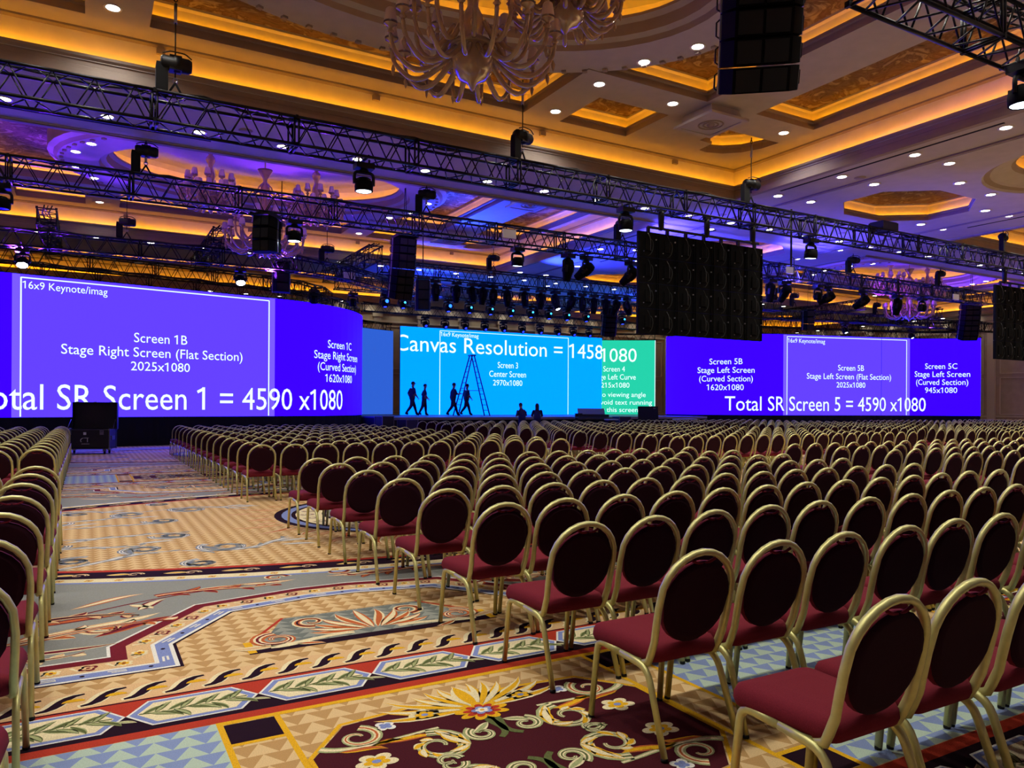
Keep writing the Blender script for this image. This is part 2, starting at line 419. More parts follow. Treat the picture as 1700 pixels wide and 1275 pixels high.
# walls
WALLM = mat('beige_wallcovering', (176, 160, 132), rough=.85, noise=.08, scale=2.5)
WALLT = mat('cream_panel_trim', (198, 184, 156), rough=.7)
DOORW = mat('dark_wood_slats', (66, 48, 34), rough=.6)
def wall(name, x0, y0, x1, y1, nx, ny, step=3.0):
    mb = MB(); Lw = sqrt((x1 - x0) ** 2 + (y1 - y0) ** 2); d = Vector(((x1 - x0) / Lw, (y1 - y0) / Lw, 0)); n = Vector((nx, ny, 0)); c0 = Vector((x0, y0, 0))
    ang = atan2(d.y, d.x)
    mb.box(tuple(c0 + d * (Lw / 2) - n * .1 + Vector((0, 0, 4.9))), (Lw, .2, 9.8), WALLM, rot=ang)
    k = 0; s_ = step / 2
    while s_ < Lw:
        p = c0 + d * s_
        mb.box(tuple(p + n * .07 + Vector((0, 0, 3.95))), (.5, .14, 7.9), WALLT, rot=ang)
        mb.box(tuple(p + n * .1 + Vector((0, 0, 7.3))), (.66, .2, .25), WALLT, rot=ang)
        q = p + d * (step / 2)
        for za, zb in ((1.15, 3.6), (3.9, 6.6)):
            for dz in (za, zb): mb.box(tuple(q + n * .02 + Vector((0, 0, dz))), (step - 1.1, .05, .06), WALLT, rot=ang)
            for dx in (-1, 1): mb.box(tuple(q + d * (dx * (step - 1.1) / 2) + n * .02 + Vector((0, 0, (za + zb) / 2))), (.06, .05, zb - za), WALLT, rot=ang)
        s_ += step
    for z, h, t in ((.15, .3, .08), (1.0, .1, .1), (6.9, .12, .1), (7.7, .4, .25)):
        mb.box(tuple(c0 + d * (Lw / 2) + n * (t / 2) + Vector((0, 0, z))), (Lw, t, h), WALLT, rot=ang)
    return struct(mb.build(name))
wall('wall_back', X0, Y1, X1, Y1, 0, -1)
wall('wall_left', X0, Y0, X0, Y1, 1, 0)
wall('wall_right', X1, Y0, X1, Y1, -1, 0)
wall('wall_front', X0, Y0, X1, Y0, 0, 1)
# downlights: one built, the rest copied; only those a camera near the photograph's could see
def make_downlight(lm):
    t = empty('recessed_downlight')
    m1 = MB(); m1.lathe([(.115, -.004), (.14, -.014), (.16, -.012), (.165, 0), (.12, 0.0)], WHT, n=20); m1.build('trim_ring', t)
    m2 = MB(); m2.lathe([(.0, -.006), (.118, -.006)], LAMP, n=20); m2.build('lamp_disc', t)
    ld = bpy.data.lights.new('downlight_lamp', 'SPOT'); ld.energy = lm; ld.color = (1, .95, .84); ld.spot_size = radians(136); ld.spot_blend = 1.0; ld.shadow_soft_size = .11
    lo = bpy.data.objects.new('downlight_lamp', ld); COL.objects.link(lo); lo.parent = t; lo.location = (0, 0, -.03)
    return t
cnt = {}; first = {}
for u, v, z, row in DL:
    p = px(u, v, z)
    cnt[row] = cnt.get(row, 0) + 1
    k = v > 17.5
    if k not in first: first[k] = make_downlight(E_FAR if k else E_NEAR); o = first[k]
    else: o = copy_tree(first[k])
    o.location = (u, v, z - .001)
    o['label'] = 'lit recessed downlight, %s in the %s' % (ORD(cnt[row]), row)
    o['category'] = 'ceiling light'; o['group'] = 'recessed ceiling downlights'
# ------------------------------------------------------------------ LED screens
def led(name, rgb, es=1.0, b=None):
    c = lin(rgb)
    return mat(name, (10, 10, 12), rough=.6, spec=.1, emit=(c[0], c[1], b or c[2]), es=es)   # the blue diodes are overexposed in the photograph
L_DK = led('led_dark_violet', (62, 0, 255), 1.0, 6.5)
L_LT = led('led_light_violet', (102, 66, 255), 1.0, 6.5)
L_MD = led('led_mid_violet', (124, 92, 255), 1.0, 6.5)
L_CY = led('led_cyan', (0, 172, 255), 1.0, 3.5)
L_BL = led('led_dim_blue', (48, 98, 214), 1.0)
L_GR = led('led_green', (38, 212, 172), 1.0)
L_TX = led('led_white', (226, 255, 255), 1.25)
K = 20.4 / 4590
SB, SH = 1.08, 4.8
class Path:
    """plan-view path made of straight and arc pieces; heading 0 = +u"""
    def __init__(s, x, y, hd): s.x, s.y, s.h = x, y, hd; s.seg = []; s.L = 0
    def go(s, L, turn=0.):
        s.seg.append((s.L, L, s.x, s.y, s.h, turn)); s.x, s.y, s.h = s._end(s.seg[-1], L); s.L += L; return s
    def _end(s, g, t):
        _, L, x, y, h, turn = g
        if abs(turn) < 1e-6: return x + cos(h) * t, y + sin(h) * t, h
        R = L / turn; a = turn * t / L
        return x + R * (sin(h + a) - sin(h)), y - R * (cos(h + a) - cos(h)), h + a
    def at(s, d):
        for g in s.seg:
            if d <= g[0] + g[1] + 1e-9 or g is s.seg[-1]: return s._end(g, d - g[0])
def flip(p):  # path given left to right
    return p
def screen_pt(P, d, h, off=0.):
    x, y, a = P.at(d); return Vector((x + sin(a) * off, y - cos(a) * off, h))
def screen_panel(P, d0, d1, m, parent, name='screen_section', z0=None, z1=None, thick=.12):
    z0 = SB if z0 is None else z0; z1 = SB + SH if z1 is None else z1
    n = max(1, int(round((d1 - d0) / .6))); ds = [d0 + (d1 - d0) * i / n for i in range(n + 1)]
    mb = MB()
    F = [[screen_pt(P, d, z) for d in ds] for z in (z0, z1)]; B = [[screen_pt(P, d, z, -thick) for d in ds] for z in (z0, z1)]
    for i in range(n):
        mb.face([F[0][i], F[0][i + 1], F[1][i + 1], F[1][i]], m)
        mb.face([B[0][i + 1], B[0][i], B[1][i], B[1][i + 1]], BLK)
        mb.face([F[1][i], F[1][i + 1], B[1][i + 1], B[1][i]], BLK); mb.face([F[0][i + 1], F[0][i], B[0][i], B[0][i + 1]], BLK)
    mb.face([F[0][0], F[1][0], B[1][0], B[0][0]], BLK); mb.face([F[0][n], B[0][n], B[1][n], F[1][n]], BLK)
    return mb.build(name, parent)
def strip(P, d0, d1, z0, z1, m, parent, name, off=.012):
    n = max(1, int(round((d1 - d0) / .6))); mb = MB()
    for i in range(n):
        a, b = d0 + (d1 - d0) * i / n, d0 + (d1 - d0) * (i + 1) / n
        q = [screen_pt(P, a, z0, off), screen_pt(P, b, z0, off), screen_pt(P, b, z1, off), screen_pt(P, a, z1, off)]
        r = [screen_pt(P, a, z0, .001), screen_pt(P, b, z0, .001), screen_pt(P, b, z1, .001), screen_pt(P, a, z1, .001)]
        mb.face(q, m); mb.face([r[3], r[2], q[2], q[3]][::-1], m); mb.face([r[0], r[1], q[1], q[0]], m)
    return mb.build(name, parent)
DG = None
def text_geo(body):
    cu = bpy.data.curves.new('lettering', 'FONT'); cu.body = body; cu.size = 1; cu.resolution_u = 3
    o = bpy.data.objects.new('lettering', cu); COL.objects.link(o)
    bpy.context.view_layer.update()
    dg = bpy.context.evaluated_depsgraph_get()
    me = bpy.data.meshes.new_from_object(o.evaluated_get(dg))
    bpy.data.objects.remove(o)
    vs = [v.co.copy() for v in me.vertices]; fs = [tuple(p.vertices) for p in me.polygons]
    bpy.data.meshes.remove(me)
    return vs, fs
CAPU = None
def lettering(P, body, dc, base, cap, width, parent, name='lettering', clip=None, m=None, off=.02, align='c'):
    global CAPU
    vs, fs = text_geo(body)
    if CAPU is None:
        cv, _ = text_geo('H'); CAPU = max(v.y for v in cv)
    x0 = min(v.x for v in vs); x1 = max(v.x for v in vs)
    if width is None: sx = cap / CAPU * .82
    else: sx = width / (x1 - x0)
    sy = cap / CAPU
    xm = (x0 + x1) / 2 if align == 'c' else (x1 if align == 'r' else x0)
    for i, ch in enumerate(body):          # give the figure one its small flag
        if ch == '1':
            pv, _ = text_geo(body[:i + 1]); xr = max(v.x for v in pv); iv, _ = text_geo('1'); sw = max(v.x for v in iv) - min(v.x for v in iv); q = CAPU
            k0 = len(vs); vs += [Vector((xr - sw * .5, q, 0)), Vector((xr - sw * 2.9, q * .84, 0)), Vector((xr - sw * 2.5, q * .73, 0)), Vector((xr - sw * .5, q * .86, 0))]; fs.append((k0, k0 + 1, k0 + 2, k0 + 3))
    co = [((v.x - xm) * sx + dc, v.y * sy + base) for v in vs]
    if clip:
        bm = bmesh.new(); bv = [bm.verts.new((a, b, 0)) for a, b in co]
        for f in fs:
            try: bm.faces.new([bv[i] for i in f])
            except ValueError: pass
        for c, nn in ((clip[0], -1), (clip[1], 1)):
            bmesh.ops.bisect_plane(bm, geom=bm.verts[:] + bm.edges[:] + bm.faces[:], plane_co=(c, 0, 0), plane_no=(nn, 0, 0), clear_outer=True)
        bm.verts.index_update()
        co = [(v.co.x, v.co.y) for v in bm.verts]; fs = [tuple(v.index for v in f.verts) for f in bm.faces]; bm.free()
    mb = MB(); mb.v = [tuple(screen_pt(P, a, b, off)) for a, b in co]; mb.f = [tuple(f) for f in fs]; k = mb.mi(m or L_TX)
    mb.m = [k] * len(fs); mb.sm = [False] * len(fs)
    return mb.build(name, parent)
def skirt(P, d0, d1, parent, z1, name='black_skirt', z0=.01):
    n = int((d1 - d0) / .12); mb = MB()
    r0 = [screen_pt(P, d0 + (d1 - d0) * i / n, z0, -.03 + .03 * sin(i * 1.9)) for i in range(n + 1)]
    r1 = [screen_pt(P, d0 + (d1 - d0) * i / n, z1, -.03 + .012 * sin(i * 1.9)) for i in range(n + 1)]
    mb.grid([r0, r1], DRAPE, closed_r=False)
    return mb.build(name, parent)
def frame_lines(P, a, b, parent):
    for d in (a, b): strip(P, d - .022, d + .022, SB + .02, SB + SH - .1, L_TX, parent, 'frame_line')
    strip(P, a, b, SB + SH - .13, SB + SH - .09, L_TX, parent, 'frame_line')
# --- left screen (1A 945, 1B 2025 flat, 1C 1620 px)
TI = radians(10)
P1 = Path(0, 0, TI - radians(47)); P1.go(4.2, radians(47)).go(9.0).go(7.2, radians(62))
ex, ey, _ = P1.at(4.2); dx, dy = -2.16 - ex, 30.0 - ey
P1 = Path(dx, dy, TI - radians(47)); P1.go(4.2, radians(47)).go(9.0).go(7.2, radians(62))
s1 = empty('led_screen', (0, 0, 0)); tag(s1, 'violet LED wall at left reading Total SR Screen 1, its right end curving away', 'screen', 'LED walls around the stage')
screen_panel(P1, 0, 4.2, L_DK, s1); screen_panel(P1, 4.2, 13.2, L_LT, s1); screen_panel(P1, 13.2, 20.4, L_DK, s1)
frame_lines(P1, 4.45, 12.95, s1)
strip(P1, 4.2, 4.43, SB, SB + SH, L_MD, s1, 'light_margin', .006); strip(P1, 12.97, 13.2, SB, SB + SH, L_MD, s1, 'light_margin', .006)
lettering(P1, '16x9 Keynote/imag', 4.55, SB + SH - .47, .25, 2.5, s1, align='l')
lettering(P1, 'Screen 1B', 8.85, 3.80, .34, 1.85, s1); lettering(P1, 'Stage Right Screen (Flat Section)', 8.75, 3.27, .34, 6.25, s1); lettering(P1, '2025x1080', 8.85, 2.77, .32, 2.05, s1)
for i, (b, wd) in enumerate((('Screen 1C', 1.9), ('Stage Right Screen', 3.5), ('(Curved Section)', 3.1), ('1620x1080', 2.05))):
    lettering(P1, b, 16.8, (4.04, 3.55, 3.05, 2.55)[i], .34, wd, s1)
lettering(P1, 'Total SR Screen 1 = 4590 x1080', 9.92, 1.34, .86, 14.0, s1)
skirt(P1, 0, 20.4, s1, SB)
# --- right screen (5A 1620 curved, flat 2025, 5C 945)
T5 = radians(15)
P5 = Path(0, 0, radians(77 - 15 - 15 + 0))
def mk5(x, y):
    P = Path(x, y, -radians(77)); P.go(7.2, radians(62)).go(9.0).go(4.2, -radians(47)); return P
P5 = mk5(0, 0); ex, ey, _ = P5.at(7.2); P5 = mk5(36.1 - ex, 31.05 - ey)
s5 = empty('led_screen', (0, 0, 0)); tag(s5, 'long violet LED wall on the right reading Total SR Screen 5, beside the beige wall', 'screen', 'LED walls around the stage')
screen_panel(P5, 0, 7.2, L_DK, s5); screen_panel(P5, 7.2, 16.2, L_LT, s5); screen_panel(P5, 16.2, 20.4, L_DK, s5)
frame_lines(P5, 7.45, 15.95, s5)
strip(P5, 7.2, 7.43, SB, SB + SH, L_MD, s5, 'light_margin', .006); strip(P5, 15.97, 16.2, SB, SB + SH, L_MD, s5, 'light_margin', .006)
lettering(P5, '16x9 Keynote/imag', 7.55, SB + SH - .47, .25, 2.5, s5, align='l')
for i, (b, wd) in enumerate((('Screen 5B', 1.9), ('Stage Left Screen', 3.3), ('(Curved Section)', 3.1), ('1620x1080', 2.05))):
    lettering(P5, b, 3.75, (4.09, 3.58, 3.07, 2.55)[i], .34, wd, s5)
lettering(P5, 'Screen 5B', 11.9, 3.80, .34, 1.85, s5); lettering(P5, 'Stage Left Screen (Flat Section)', 11.8, 3.27, .34, 6.0, s5); lettering(P5, '2025x1080', 11.9, 2.77, .32, 2.05, s5)
for i, (b, wd) in enumerate((('Screen 5C', 1.9), ('Stage Left Screen', 3.3), ('(Curved Section)', 3.1), ('945x1080', 1.9))):
    lettering(P5, b, 18.2, (4.0, 3.5, 3.0, 2.5)[i], .34, wd, s5)
lettering(P5, 'Total SR Screen 5 = 4590 x1080', 10.5, 1.34, .84, 13.6, s5)
skirt(P5, 0, 20.4, s5, SB)
strip(P5, 14.05, 14.075, SB + .0, SB + SH + .3, BLK, s5, 'hanging_cable', .05)
# --- centre screen
SB = 1.02
P3 = Path(14.75, 38.35, 0); P3.go(13.4)
s3 = empty('led_screen'); tag(s3, 'bright cyan centre LED wall reading Canvas Resolution at the back of the stage', 'screen', 'LED walls around the stage')
screen_panel(P3, 0, 13.4, L_CY, s3)
for d in (2.33, 10.87): strip(P3, d - .02, d + .02, SB + .02, SB + SH - .12, L_TX, s3, 'frame_line')
strip(P3, 2.33, 10.87, SB + SH - .14, SB + SH - .11, L_TX, s3, 'frame_line')
lettering(P3, '16x9 Keynote/imag', 2.42, SB + SH - .42, .23, 2.3, s3, align='l')
lettering(P3, 'Canvas Resolution = 1458', 6.55, 4.5, .86, 13.8, s3, clip=(0, 13.4))
lettering(P3, 'Screen 3', 6.65, 3.74, .34, 1.35, s3); lettering(P3, 'Center Screen', 6.65, 3.22, .34, 2.45, s3); lettering(P3, '2970x1080', 6.65, 2.72, .32, 1.95, s3)
# --- stage left curved screen (green) and its dim blue twin
P4 = Path(0, 0, -radians(29.5 - 9)); P4 = Path(27.3, 40.4, -radians(20)); P4.go(5.4, -radians(19))
s4 = empty('led_screen'); tag(s4, 'green curved LED wall reading Screen 4 behind the right end of the cyan one', 'screen', 'LED walls around the stage')
screen_panel(P4, 0, 5.4, L_GR, s4)
strip(P4, 5.36, 5.4, SB, SB + SH, L_TX, s4, 'frame_line')
lettering(P4, 'x1080', 4.2, 4.43, .86, 3.0, s4, align='r')
lettering(P4, 'Screen 4', 2.75, 3.80, .34, 1.4, s4); lettering(P4, 'Stage Left Curve', 2.75, 3.28, .34, 2.8, s4); lettering(P4, '1215x1080', 2.75, 2.76, .32, 2.0, s4)
lettering(P4, 'No viewing angle', 3.22, 2.16, .3, 3.15, s4); lettering(P4, 'to avoid text running', 3.15, 1.66, .3, 4.1, s4); lettering(P4, 'over this screen', 2.8, 1.18, .3, 3.0, s4)
P2 = Path(10.75, 38.6, radians(39)); P2.go(5.4, -radians(19))
s2 = empty('led_screen'); tag(s2, 'plain dim blue curved LED wall between the left violet wall and the cyan one', 'screen', 'LED walls around the stage')
screen_panel(P2, 0, 5.4, L_BL, s2)
SB = 1.08
# stage platform
st = empty('stage_platform'); tag(st, 'low black stage platform in front of the cyan LED wall', 'stage')
STH = 1.0
mb = MB(); DECK = mat('grey_stage_deck', (88, 92, 100), rough=.45, noise=.1, scale=4)
mb.box((21.4, 36.3, STH - .05), (19.0, 8.6, .1), DECK); mb.build('deck', st)
mb = MB(); mb.box((21.4, 31.97, STH - .06), (19.0, .03, .12), STEEL); mb.build('front_edge', st)
PS = Path(11.9, 31.99, 0); PS.go(19.0); skirt(PS, 0, 19.0, st, STH - .1)
for x, s_ in ((11.9, -1), (30.9, 1)):
    mb = MB(); mb.box((x, 36.3, .47), (.03, 8.6, .92), DRAPE); mb.build('side_skirt', st)
# black masking behind the stage
mb = MB()
for i in range(8): mb.box((13.2 + .1 * i, 42.3, 1.6), (.05, .06, 3.2), DOORW)
o = mb.build('slatted_railing'); tag(o, 'dark slatted railing seen between the dim blue and cyan LED walls', 'railing')
# ------------------------------------------------------------------ banquet chairs
def chair_parts():
    """chair standing at the origin, apex of its back above (0,0), facing +y"""
    parts = {}
    def Q(x, t):  # point on the leaning back plane, t = height
        return Vector((x, .115 * (1 - (t - .40) / .52) if t > .40 else .115, t))
    # hoop of the back: down each side and curling forward under the seat
    side = [(.17, .32, .40), (.185, .25, .383), (.195, .185, .378), (.203, .14, .395), (.206, .118, .44)]
    hoop = [Vector(p) for p in side]
    for x, t in ((.209, .50), (.213, .58), (.215, .66)): hoop.append(Q(x, t))
    for k in range(1, 12):
        a = pi * k / 12; hoop.append(Q(.215 * cos(a), .70 + .205 * sin(a)))
    right = hoop; left = [Vector((-p.x, p.y, p.z)) for p in hoop[:8]][::-1]
    hoop = right + left
    mb = MB(); mb.tube(hoop, .0165, GOLD, n=8, up=(1, 0, 0), flat=1.25)
    parts['back_frame'] = mb
    # upholstered back panel
    def outline(o):
        pts = []
        R = .197 - o
        for k in range(0, 13):
            a = pi * k / 12; pts.append((R * cos(a), .69 + (R - .004) * sin(a) * .9))
        for k in range(1, 12):
            a = pi + pi * k / 12; pts.append(((R - .004 - .012 * abs(sin(a))) * cos(a), .69 - .05 + (.165 - o) * sin(a)))
        return pts
    mb = MB(); rings = []
    for o, d in ((.03, -.028), (.012, -.024), (.0, -.012), (.0, .012), (.01, .026), (.035, .036)):
        r = []
        for x, t in outline(o):
            p = Q(x, t); r.append(p + Vector((0, d + .004, 0)))
        rings.append(r)
    mb.grid(rings[:3], FAB_SHADE, True, False, True); mb.grid(rings[2:], FAB, True, False, True)
    mb.face([tuple(p) for p in rings[0]], FAB_SHADE); mb.face([tuple(p) for p in rings[-1]][::-1], FAB)
    parts['backrest'] = mb
    mb = MB()  # crescent hand grip under the top of the hoop
    gp = [Q(x, .852 + .02 * (x / .07) ** 2) + Vector((0, -.012, 0)) for x in (-.07, -.045, -.02, 0, .02, .045, .07)]
    mb.tube(gp, .007, FAB, n=6)
    parts['hand_grip'] = mb
    # seat cushion
    mb = MB(); rings = []
    def so(o):
        pts = []
        for cx, cy, a0 in ((.165, .515, 0), (-.165, .515, 90), (-.15, .165, 180), (.15, .165, 270)):
            r = .06 if cy > .3 else .055
            for k in range(5):
                a = radians(a0 + 90 * k / 4); pts.append((cx + (r - o) * cos(a), cy + (r - o) * sin(a)))
        return pts
    for o, z in ((.03, .388), (.004, .394), (-.006, .418), (-.002, .445), (.01, .466), (.04, .477), (.1, .484)):
        if o < .05: r = [(x, y, z) for x, y in so(o)]
        else: r = [(x * .5, .34 + (y - .34) * .5, z) for x, y in so(0)]
        rings.append(r)
    mb.grid(rings, FAB, True, True, True)
    parts['seat'] = mb
    mb = MB()
    mb.tube(fillet([(.2, .20, .392), (.2, .53, .402), (-.2, .53, .402), (-.2, .20, .392)], .05), .012, GOLD, n=6, closed=True)
    parts['seat_frame'] = mb
    legs = []
    for sx in (-1, 1):
        x = .213 * sx
        mb = MB(); mb.tube(fillet([(x, .33, .388), (x, .515, .40), (x * 1.05, .555, .012)], .06), .0145, GOLD, n=8, flat=1.3, up=(1, 0, 0))
        mb.tube([(x * 1.05, .5553, .014), (x * 1.05, .556, .0)], .0165, RUB, n=8); legs.append(mb)
        mb = MB(); mb.tube(fillet([(x, .33, .388), (x, .135, .372), (x * 1.05, .005, .012)], .07), .0145, GOLD, n=8, flat=1.3, up=(1, 0, 0))
        mb.tube([(x * 1.05, .006, .014), (x * 1.05, .003, .0)], .0165, RUB, n=8); legs.append(mb)
    parts['legs'] = legs
    return parts
PT = chair_parts()
def make_chair():
    t = empty('banquet_chair')
    for k in ('seat', 'backrest', 'back_frame', 'seat_frame', 'hand_grip'): PT[k].build(k, t)
    for l in PT['legs']: l.build('leg', t)
    return t
def merge(list_): 
    mb = MB()
    for s in list_:
        i = len(mb.v); mb.v += s.v; mb.f += [tuple(q + i for q in f) for f in s.f]; mb.m += [mb.mi(s.mats[k]) for k in s.m]; mb.sm += s.sm
    return mb
whole = merge([PT[k] for k in ('seat', 'backrest', 'back_frame', 'seat_frame')] + PT['legs'])
PITCH = .94
spots = []   # u, v, block phrase, row number, seat number, block side word
for r in range(9):
    v = 1.6 + PITCH * r
    for c in range(13): spots.append((2.45 + .5 * c, v, 'near middle block', r + 1, c + 1))
    for c in range(12): spots.append((-.45 - .5 * c, v, 'near left block', r + 1, c + 1))
    for c in range(17): spots.append((10.94 + .53 * c, v, 'near right block', r + 1, c + 1))
for r in range(14):
    v = 12.5 + .93 * r
    for c in range(12): spots.append((2.47 + .52 * c, v, 'far middle block', r + 1, c + 1))
    for c in range(12): spots.append((-.6 - .5 * c, v, 'far left block', r + 1, c + 1))
    for c in range(17): spots.append((11.25 + .53 * c, v, 'far centre block', r + 1, c + 1))
for r in range(15):
    v = 11.6 + .93 * r
    for c in range(17): spots.append((22.6 + .53 * c, v, 'far right block', r + 1, c + 1))
    for c in range(12): spots.append((34.2 + .52 * c, v, 'rightmost far block', r + 1, c + 1))
    for c in range(12): spots.append((42.6 + .5 * c, v, 'last block', r + 1, c + 1))
# extra rows that close the gap in front of the stage
for r in range(4):
    v = 25.6 + .93 * r
    for c in range(14): spots.append((11.9 + .53 * c, v, 'front block', r + 1, c + 1))
    for c in range(16): spots.append((22.6 + .53 * c, v, 'front block', r + 5, c + 1))
def infr(u, v, mg):
    best = None
    for dx, dy, h in ((0, 0, .9), (-.23, .3, .45), (.23, .3, .45), (-.23, 0, 0), (.23, 0, 0), (.23, .55, 0), (-.23, .55, 0), (-.2, .05, .7), (.2, .05, .7)):
        p = px(u + dx, v + dy, h)
        if p and -mg < p[0] < 1700 + mg and 0 < p[1] < 1275 + mg: return True
    return False
vis = [s for s in spots if infr(s[0], s[1], 0)]
mar = [s for s in spots if not infr(s[0], s[1], 0) and infr(s[0], s[1], 260)]
vis.sort(key=lambda s: s[0] * sin(YAW) + s[1] * cos(YAW))
solo = vis[:300]; rest = vis[300:] + mar
SIDE = {'near middle block': 'from the carpeted aisle', 'near left block': 'from the carpeted aisle', 'near right block': 'from its left end', 'far middle block': 'from the carpeted aisle', 'far left block': 'from the carpeted aisle'}
rnd = random.Random(3)
chair0 = None; one = None
NFULL = 170
for i, (u, v, blk, r, c) in enumerate(solo):
    if i < NFULL:
        if chair0 is None: chair0 = make_chair(); o = chair0
        else: o = copy_tree(chair0)
    else:
        if one is None: one = whole.build('banquet_chair'); o = one
        else: o = one.copy(); COL.objects.link(o)
    o.location = (u + rnd.uniform(-.004, .004), v + rnd.uniform(-.02, .02), .003)
    o.rotation_euler.z = rnd.uniform(-.006, .006)
    o['label'] = 'burgundy banquet chair, %s chair %s, %s row of the %s' % (ORD(c), SIDE.get(blk, 'from its left end'), ORD(r), blk)
    o['category'] = 'chair'; o['group'] = 'gold-framed burgundy banquet chairs set in rows'
# lighter mesh for the hundreds beyond
def lite():
    mb = MB()
    def Q(x, t): return Vector((x, .115 * (1 - (t - .40) / .52) if t > .40 else .115, t))
    hp = [(.2, .25, .388), (.212, .14, .41)] + [tuple(Q(.214, .6))] + [tuple(Q(.215 * cos(pi * k / 8), .70 + .205 * sin(pi * k / 8))) for k in range(0, 9)] + [tuple(Q(-.214, .6)), (-.212, .14, .41), (-.2, .25, .388)]
    mb.tube(hp, .014, GOLD, n=4, up=(1, 0, 0))
    o = [(.193 * cos(a), .665 + (.2 if sin(a) > 0 else .19) * sin(a)) for a in [2 * pi * k / 14 for k in range(14)]]
    mb.grid([[Q(x, t) + Vector((0, -.02, 0)) for x, t in o], [Q(x, t) + Vector((0, .03, 0)) for x, t in o]], FAB_SHADE, True, True, True)
    mb.box((0, .34, .44), (.44, .45, .075), FAB)
    for sx in (-1, 1):
        x = .224 * sx
        mb.tube([(x * 1.05, .005, .0), (x, .12, .375), (x, .5, .40), (x * 1.05, .555, 0)], .015, GOLD, n=4, up=(1, 0, 0))
    return mb
LT = lite(); big = MB()
for m in LT.mats: big.mi(m)
for u, v, *_ in rest:
    i = len(big.v); u += rnd.uniform(-.004, .004); v += rnd.uniform(-.02, .02)
    big.v += [(a + u, b + v, c + .003) for a, b, c in LT.v]
    big.f += [tuple(q + i for q in f) for f in LT.f]; big.m += LT.m; big.sm += LT.sm
tag(big.build('banquet_chairs'), 'hundreds of distant burgundy banquet chairs in rows reaching the stage', 'chairs', kind='stuff')
# ------------------------------------------------------------------ patterned carpet floor
TAN = tri_mat('carpet_tan_triangles', (226, 194, 142), (192, 152, 98), .14, .12)
TILE = tri_mat('carpet_blue_triangles', (184, 204, 186), (136, 154, 198), .14, .12)
GTI = tri_mat('carpet_grey_triangles', (150, 154, 144), (116, 122, 116), .15, .1)
C = {'mar': carpet('carpet_maroon', (70, 22, 30)), 'drk': carpet('carpet_aubergine', (34, 14, 26)), 'crm': carpet('carpet_cream', (228, 214, 172)), 'wht': carpet('carpet_white', (226, 224, 214)),
     'yel': carpet('carpet_yellow', (222, 170, 32)), 'red': carpet('carpet_red', (176, 58, 38)), 'wine': carpet('carpet_wine', (112, 30, 38)), 'blu': carpet('carpet_blue', (126, 140, 192)),
     'gry': carpet('carpet_grey', (140, 142, 136), .16), 'grn': carpet('carpet_olive', (92, 100, 58)), 'pgr': carpet('carpet_sage', (160, 166, 116)), 'rst': carpet('carpet_rust', (188, 98, 52)),
     'sal': carpet('carpet_salmon', (216, 178, 130)), 'slt': carpet('carpet_slate', (124, 132, 146)), 'tan': TAN, 'tile': TILE, 'gti': GTI}
FL = MB()
FL.box(((X0 + X1) / 2, (Y0 + Y1) / 2, -.06), (X1 - X0, Y1 - Y0, .12), TAN)
DZL = .0003
FN = (lambda u, v: (u, v))      # current cell transform
def P_(pts, c, l):
    q = [FN(u, v) for u, v in pts]
    if len(q) == 4 or len(q) == 3:
        a = sum(q[i][0] * q[(i + 1) % len(q)][1] - q[(i + 1) % len(q)][0] * q[i][1] for i in range(len(q)))
        if a < 0: q = q[::-1]
        FL.face([(x, y, l * DZL) for x, y in q], C[c]); return
    L = [[Vector((x, y, 0)) for x, y in q]]
    for t in tessellate_polygon(L):
        p = [L[0][i] for i in t]
        if (p[1] - p[0]).cross(p[2] - p[0]).z < 0: p = p[::-1]
        FL.face([(a.x, a.y, l * DZL) for a in p], C[c])
def R_c(u0, u1, v0, v1, c, l): P_([(u0, v0), (u1, v0), (u1, v1), (u0, v1)], c, l)
def rib(pts, ws, c, l):
    P = [Vector(p) for p in pts]; n = len(P); A = []; B = []
    for i in range(n):
        t = (P[min(i + 1, n - 1)] - P[max(i - 1, 0)]); t = t.normalized() if t.length > 1e-9 else Vector((1, 0))
        nn = Vector((-t.y, t.x)); w_ = ws[i] if isinstance(ws, list) else ws(i / (n - 1)); A.append(P[i] + nn * w_); B.append(P[i] - nn * w_)
    for i in range(n - 1): P_([tuple(A[i]), tuple(B[i]), tuple(B[i + 1]), tuple(A[i + 1])], c, l)
def bez(p0, p1, p2, p3, n=12):
    P = [Vector(p) for p in (p0, p1, p2, p3)]
    return [tuple(P[0] * (1 - t) ** 3 + P[1] * 3 * t * (1 - t) ** 2 + P[2] * 3 * t * t * (1 - t) + P[3] * t ** 3) for t in [i / n for i in range(n + 1)]]
def spiral(cx, cy, r0, r1, a0, turns, n=22): return [(cx + (r0 + (r1 - r0) * i / n) * cos(a0 + 2 * pi * turns * i / n), cy + (r0 + (r1 - r0) * i / n) * sin(a0 + 2 * pi * turns * i / n)) for i in range(n + 1)]
def leaf(x, y, a, L, w_, c1, c2, l, bend=.15):
    tip = (x + L * cos(a), y + L * sin(a)); nx, ny = -sin(a), cos(a)
    for c, k, dl in ((c1, 1., 0), (c2, .55, 1)):
        s = bez((x, y), (x + .3 * L * cos(a) + nx * w_ * k * 1.2, y + .3 * L * sin(a) + ny * w_ * k * 1.2), (x + .7 * L * cos(a) + nx * (w_ * k + bend * L), y + .7 * L * sin(a) + ny * (w_ * k + bend * L)), tip, 6)
        t = bez(tip, (x + .7 * L * cos(a) - nx * (w_ * k - bend * L), y + .7 * L * sin(a) - ny * (w_ * k - bend * L)), (x + .3 * L * cos(a) - nx * w_ * k * 1.2, y + .3 * L * sin(a) - ny * w_ * k * 1.2), (x, y), 6)
        P_(s[:-1] + t[:-1], c, l + dl)
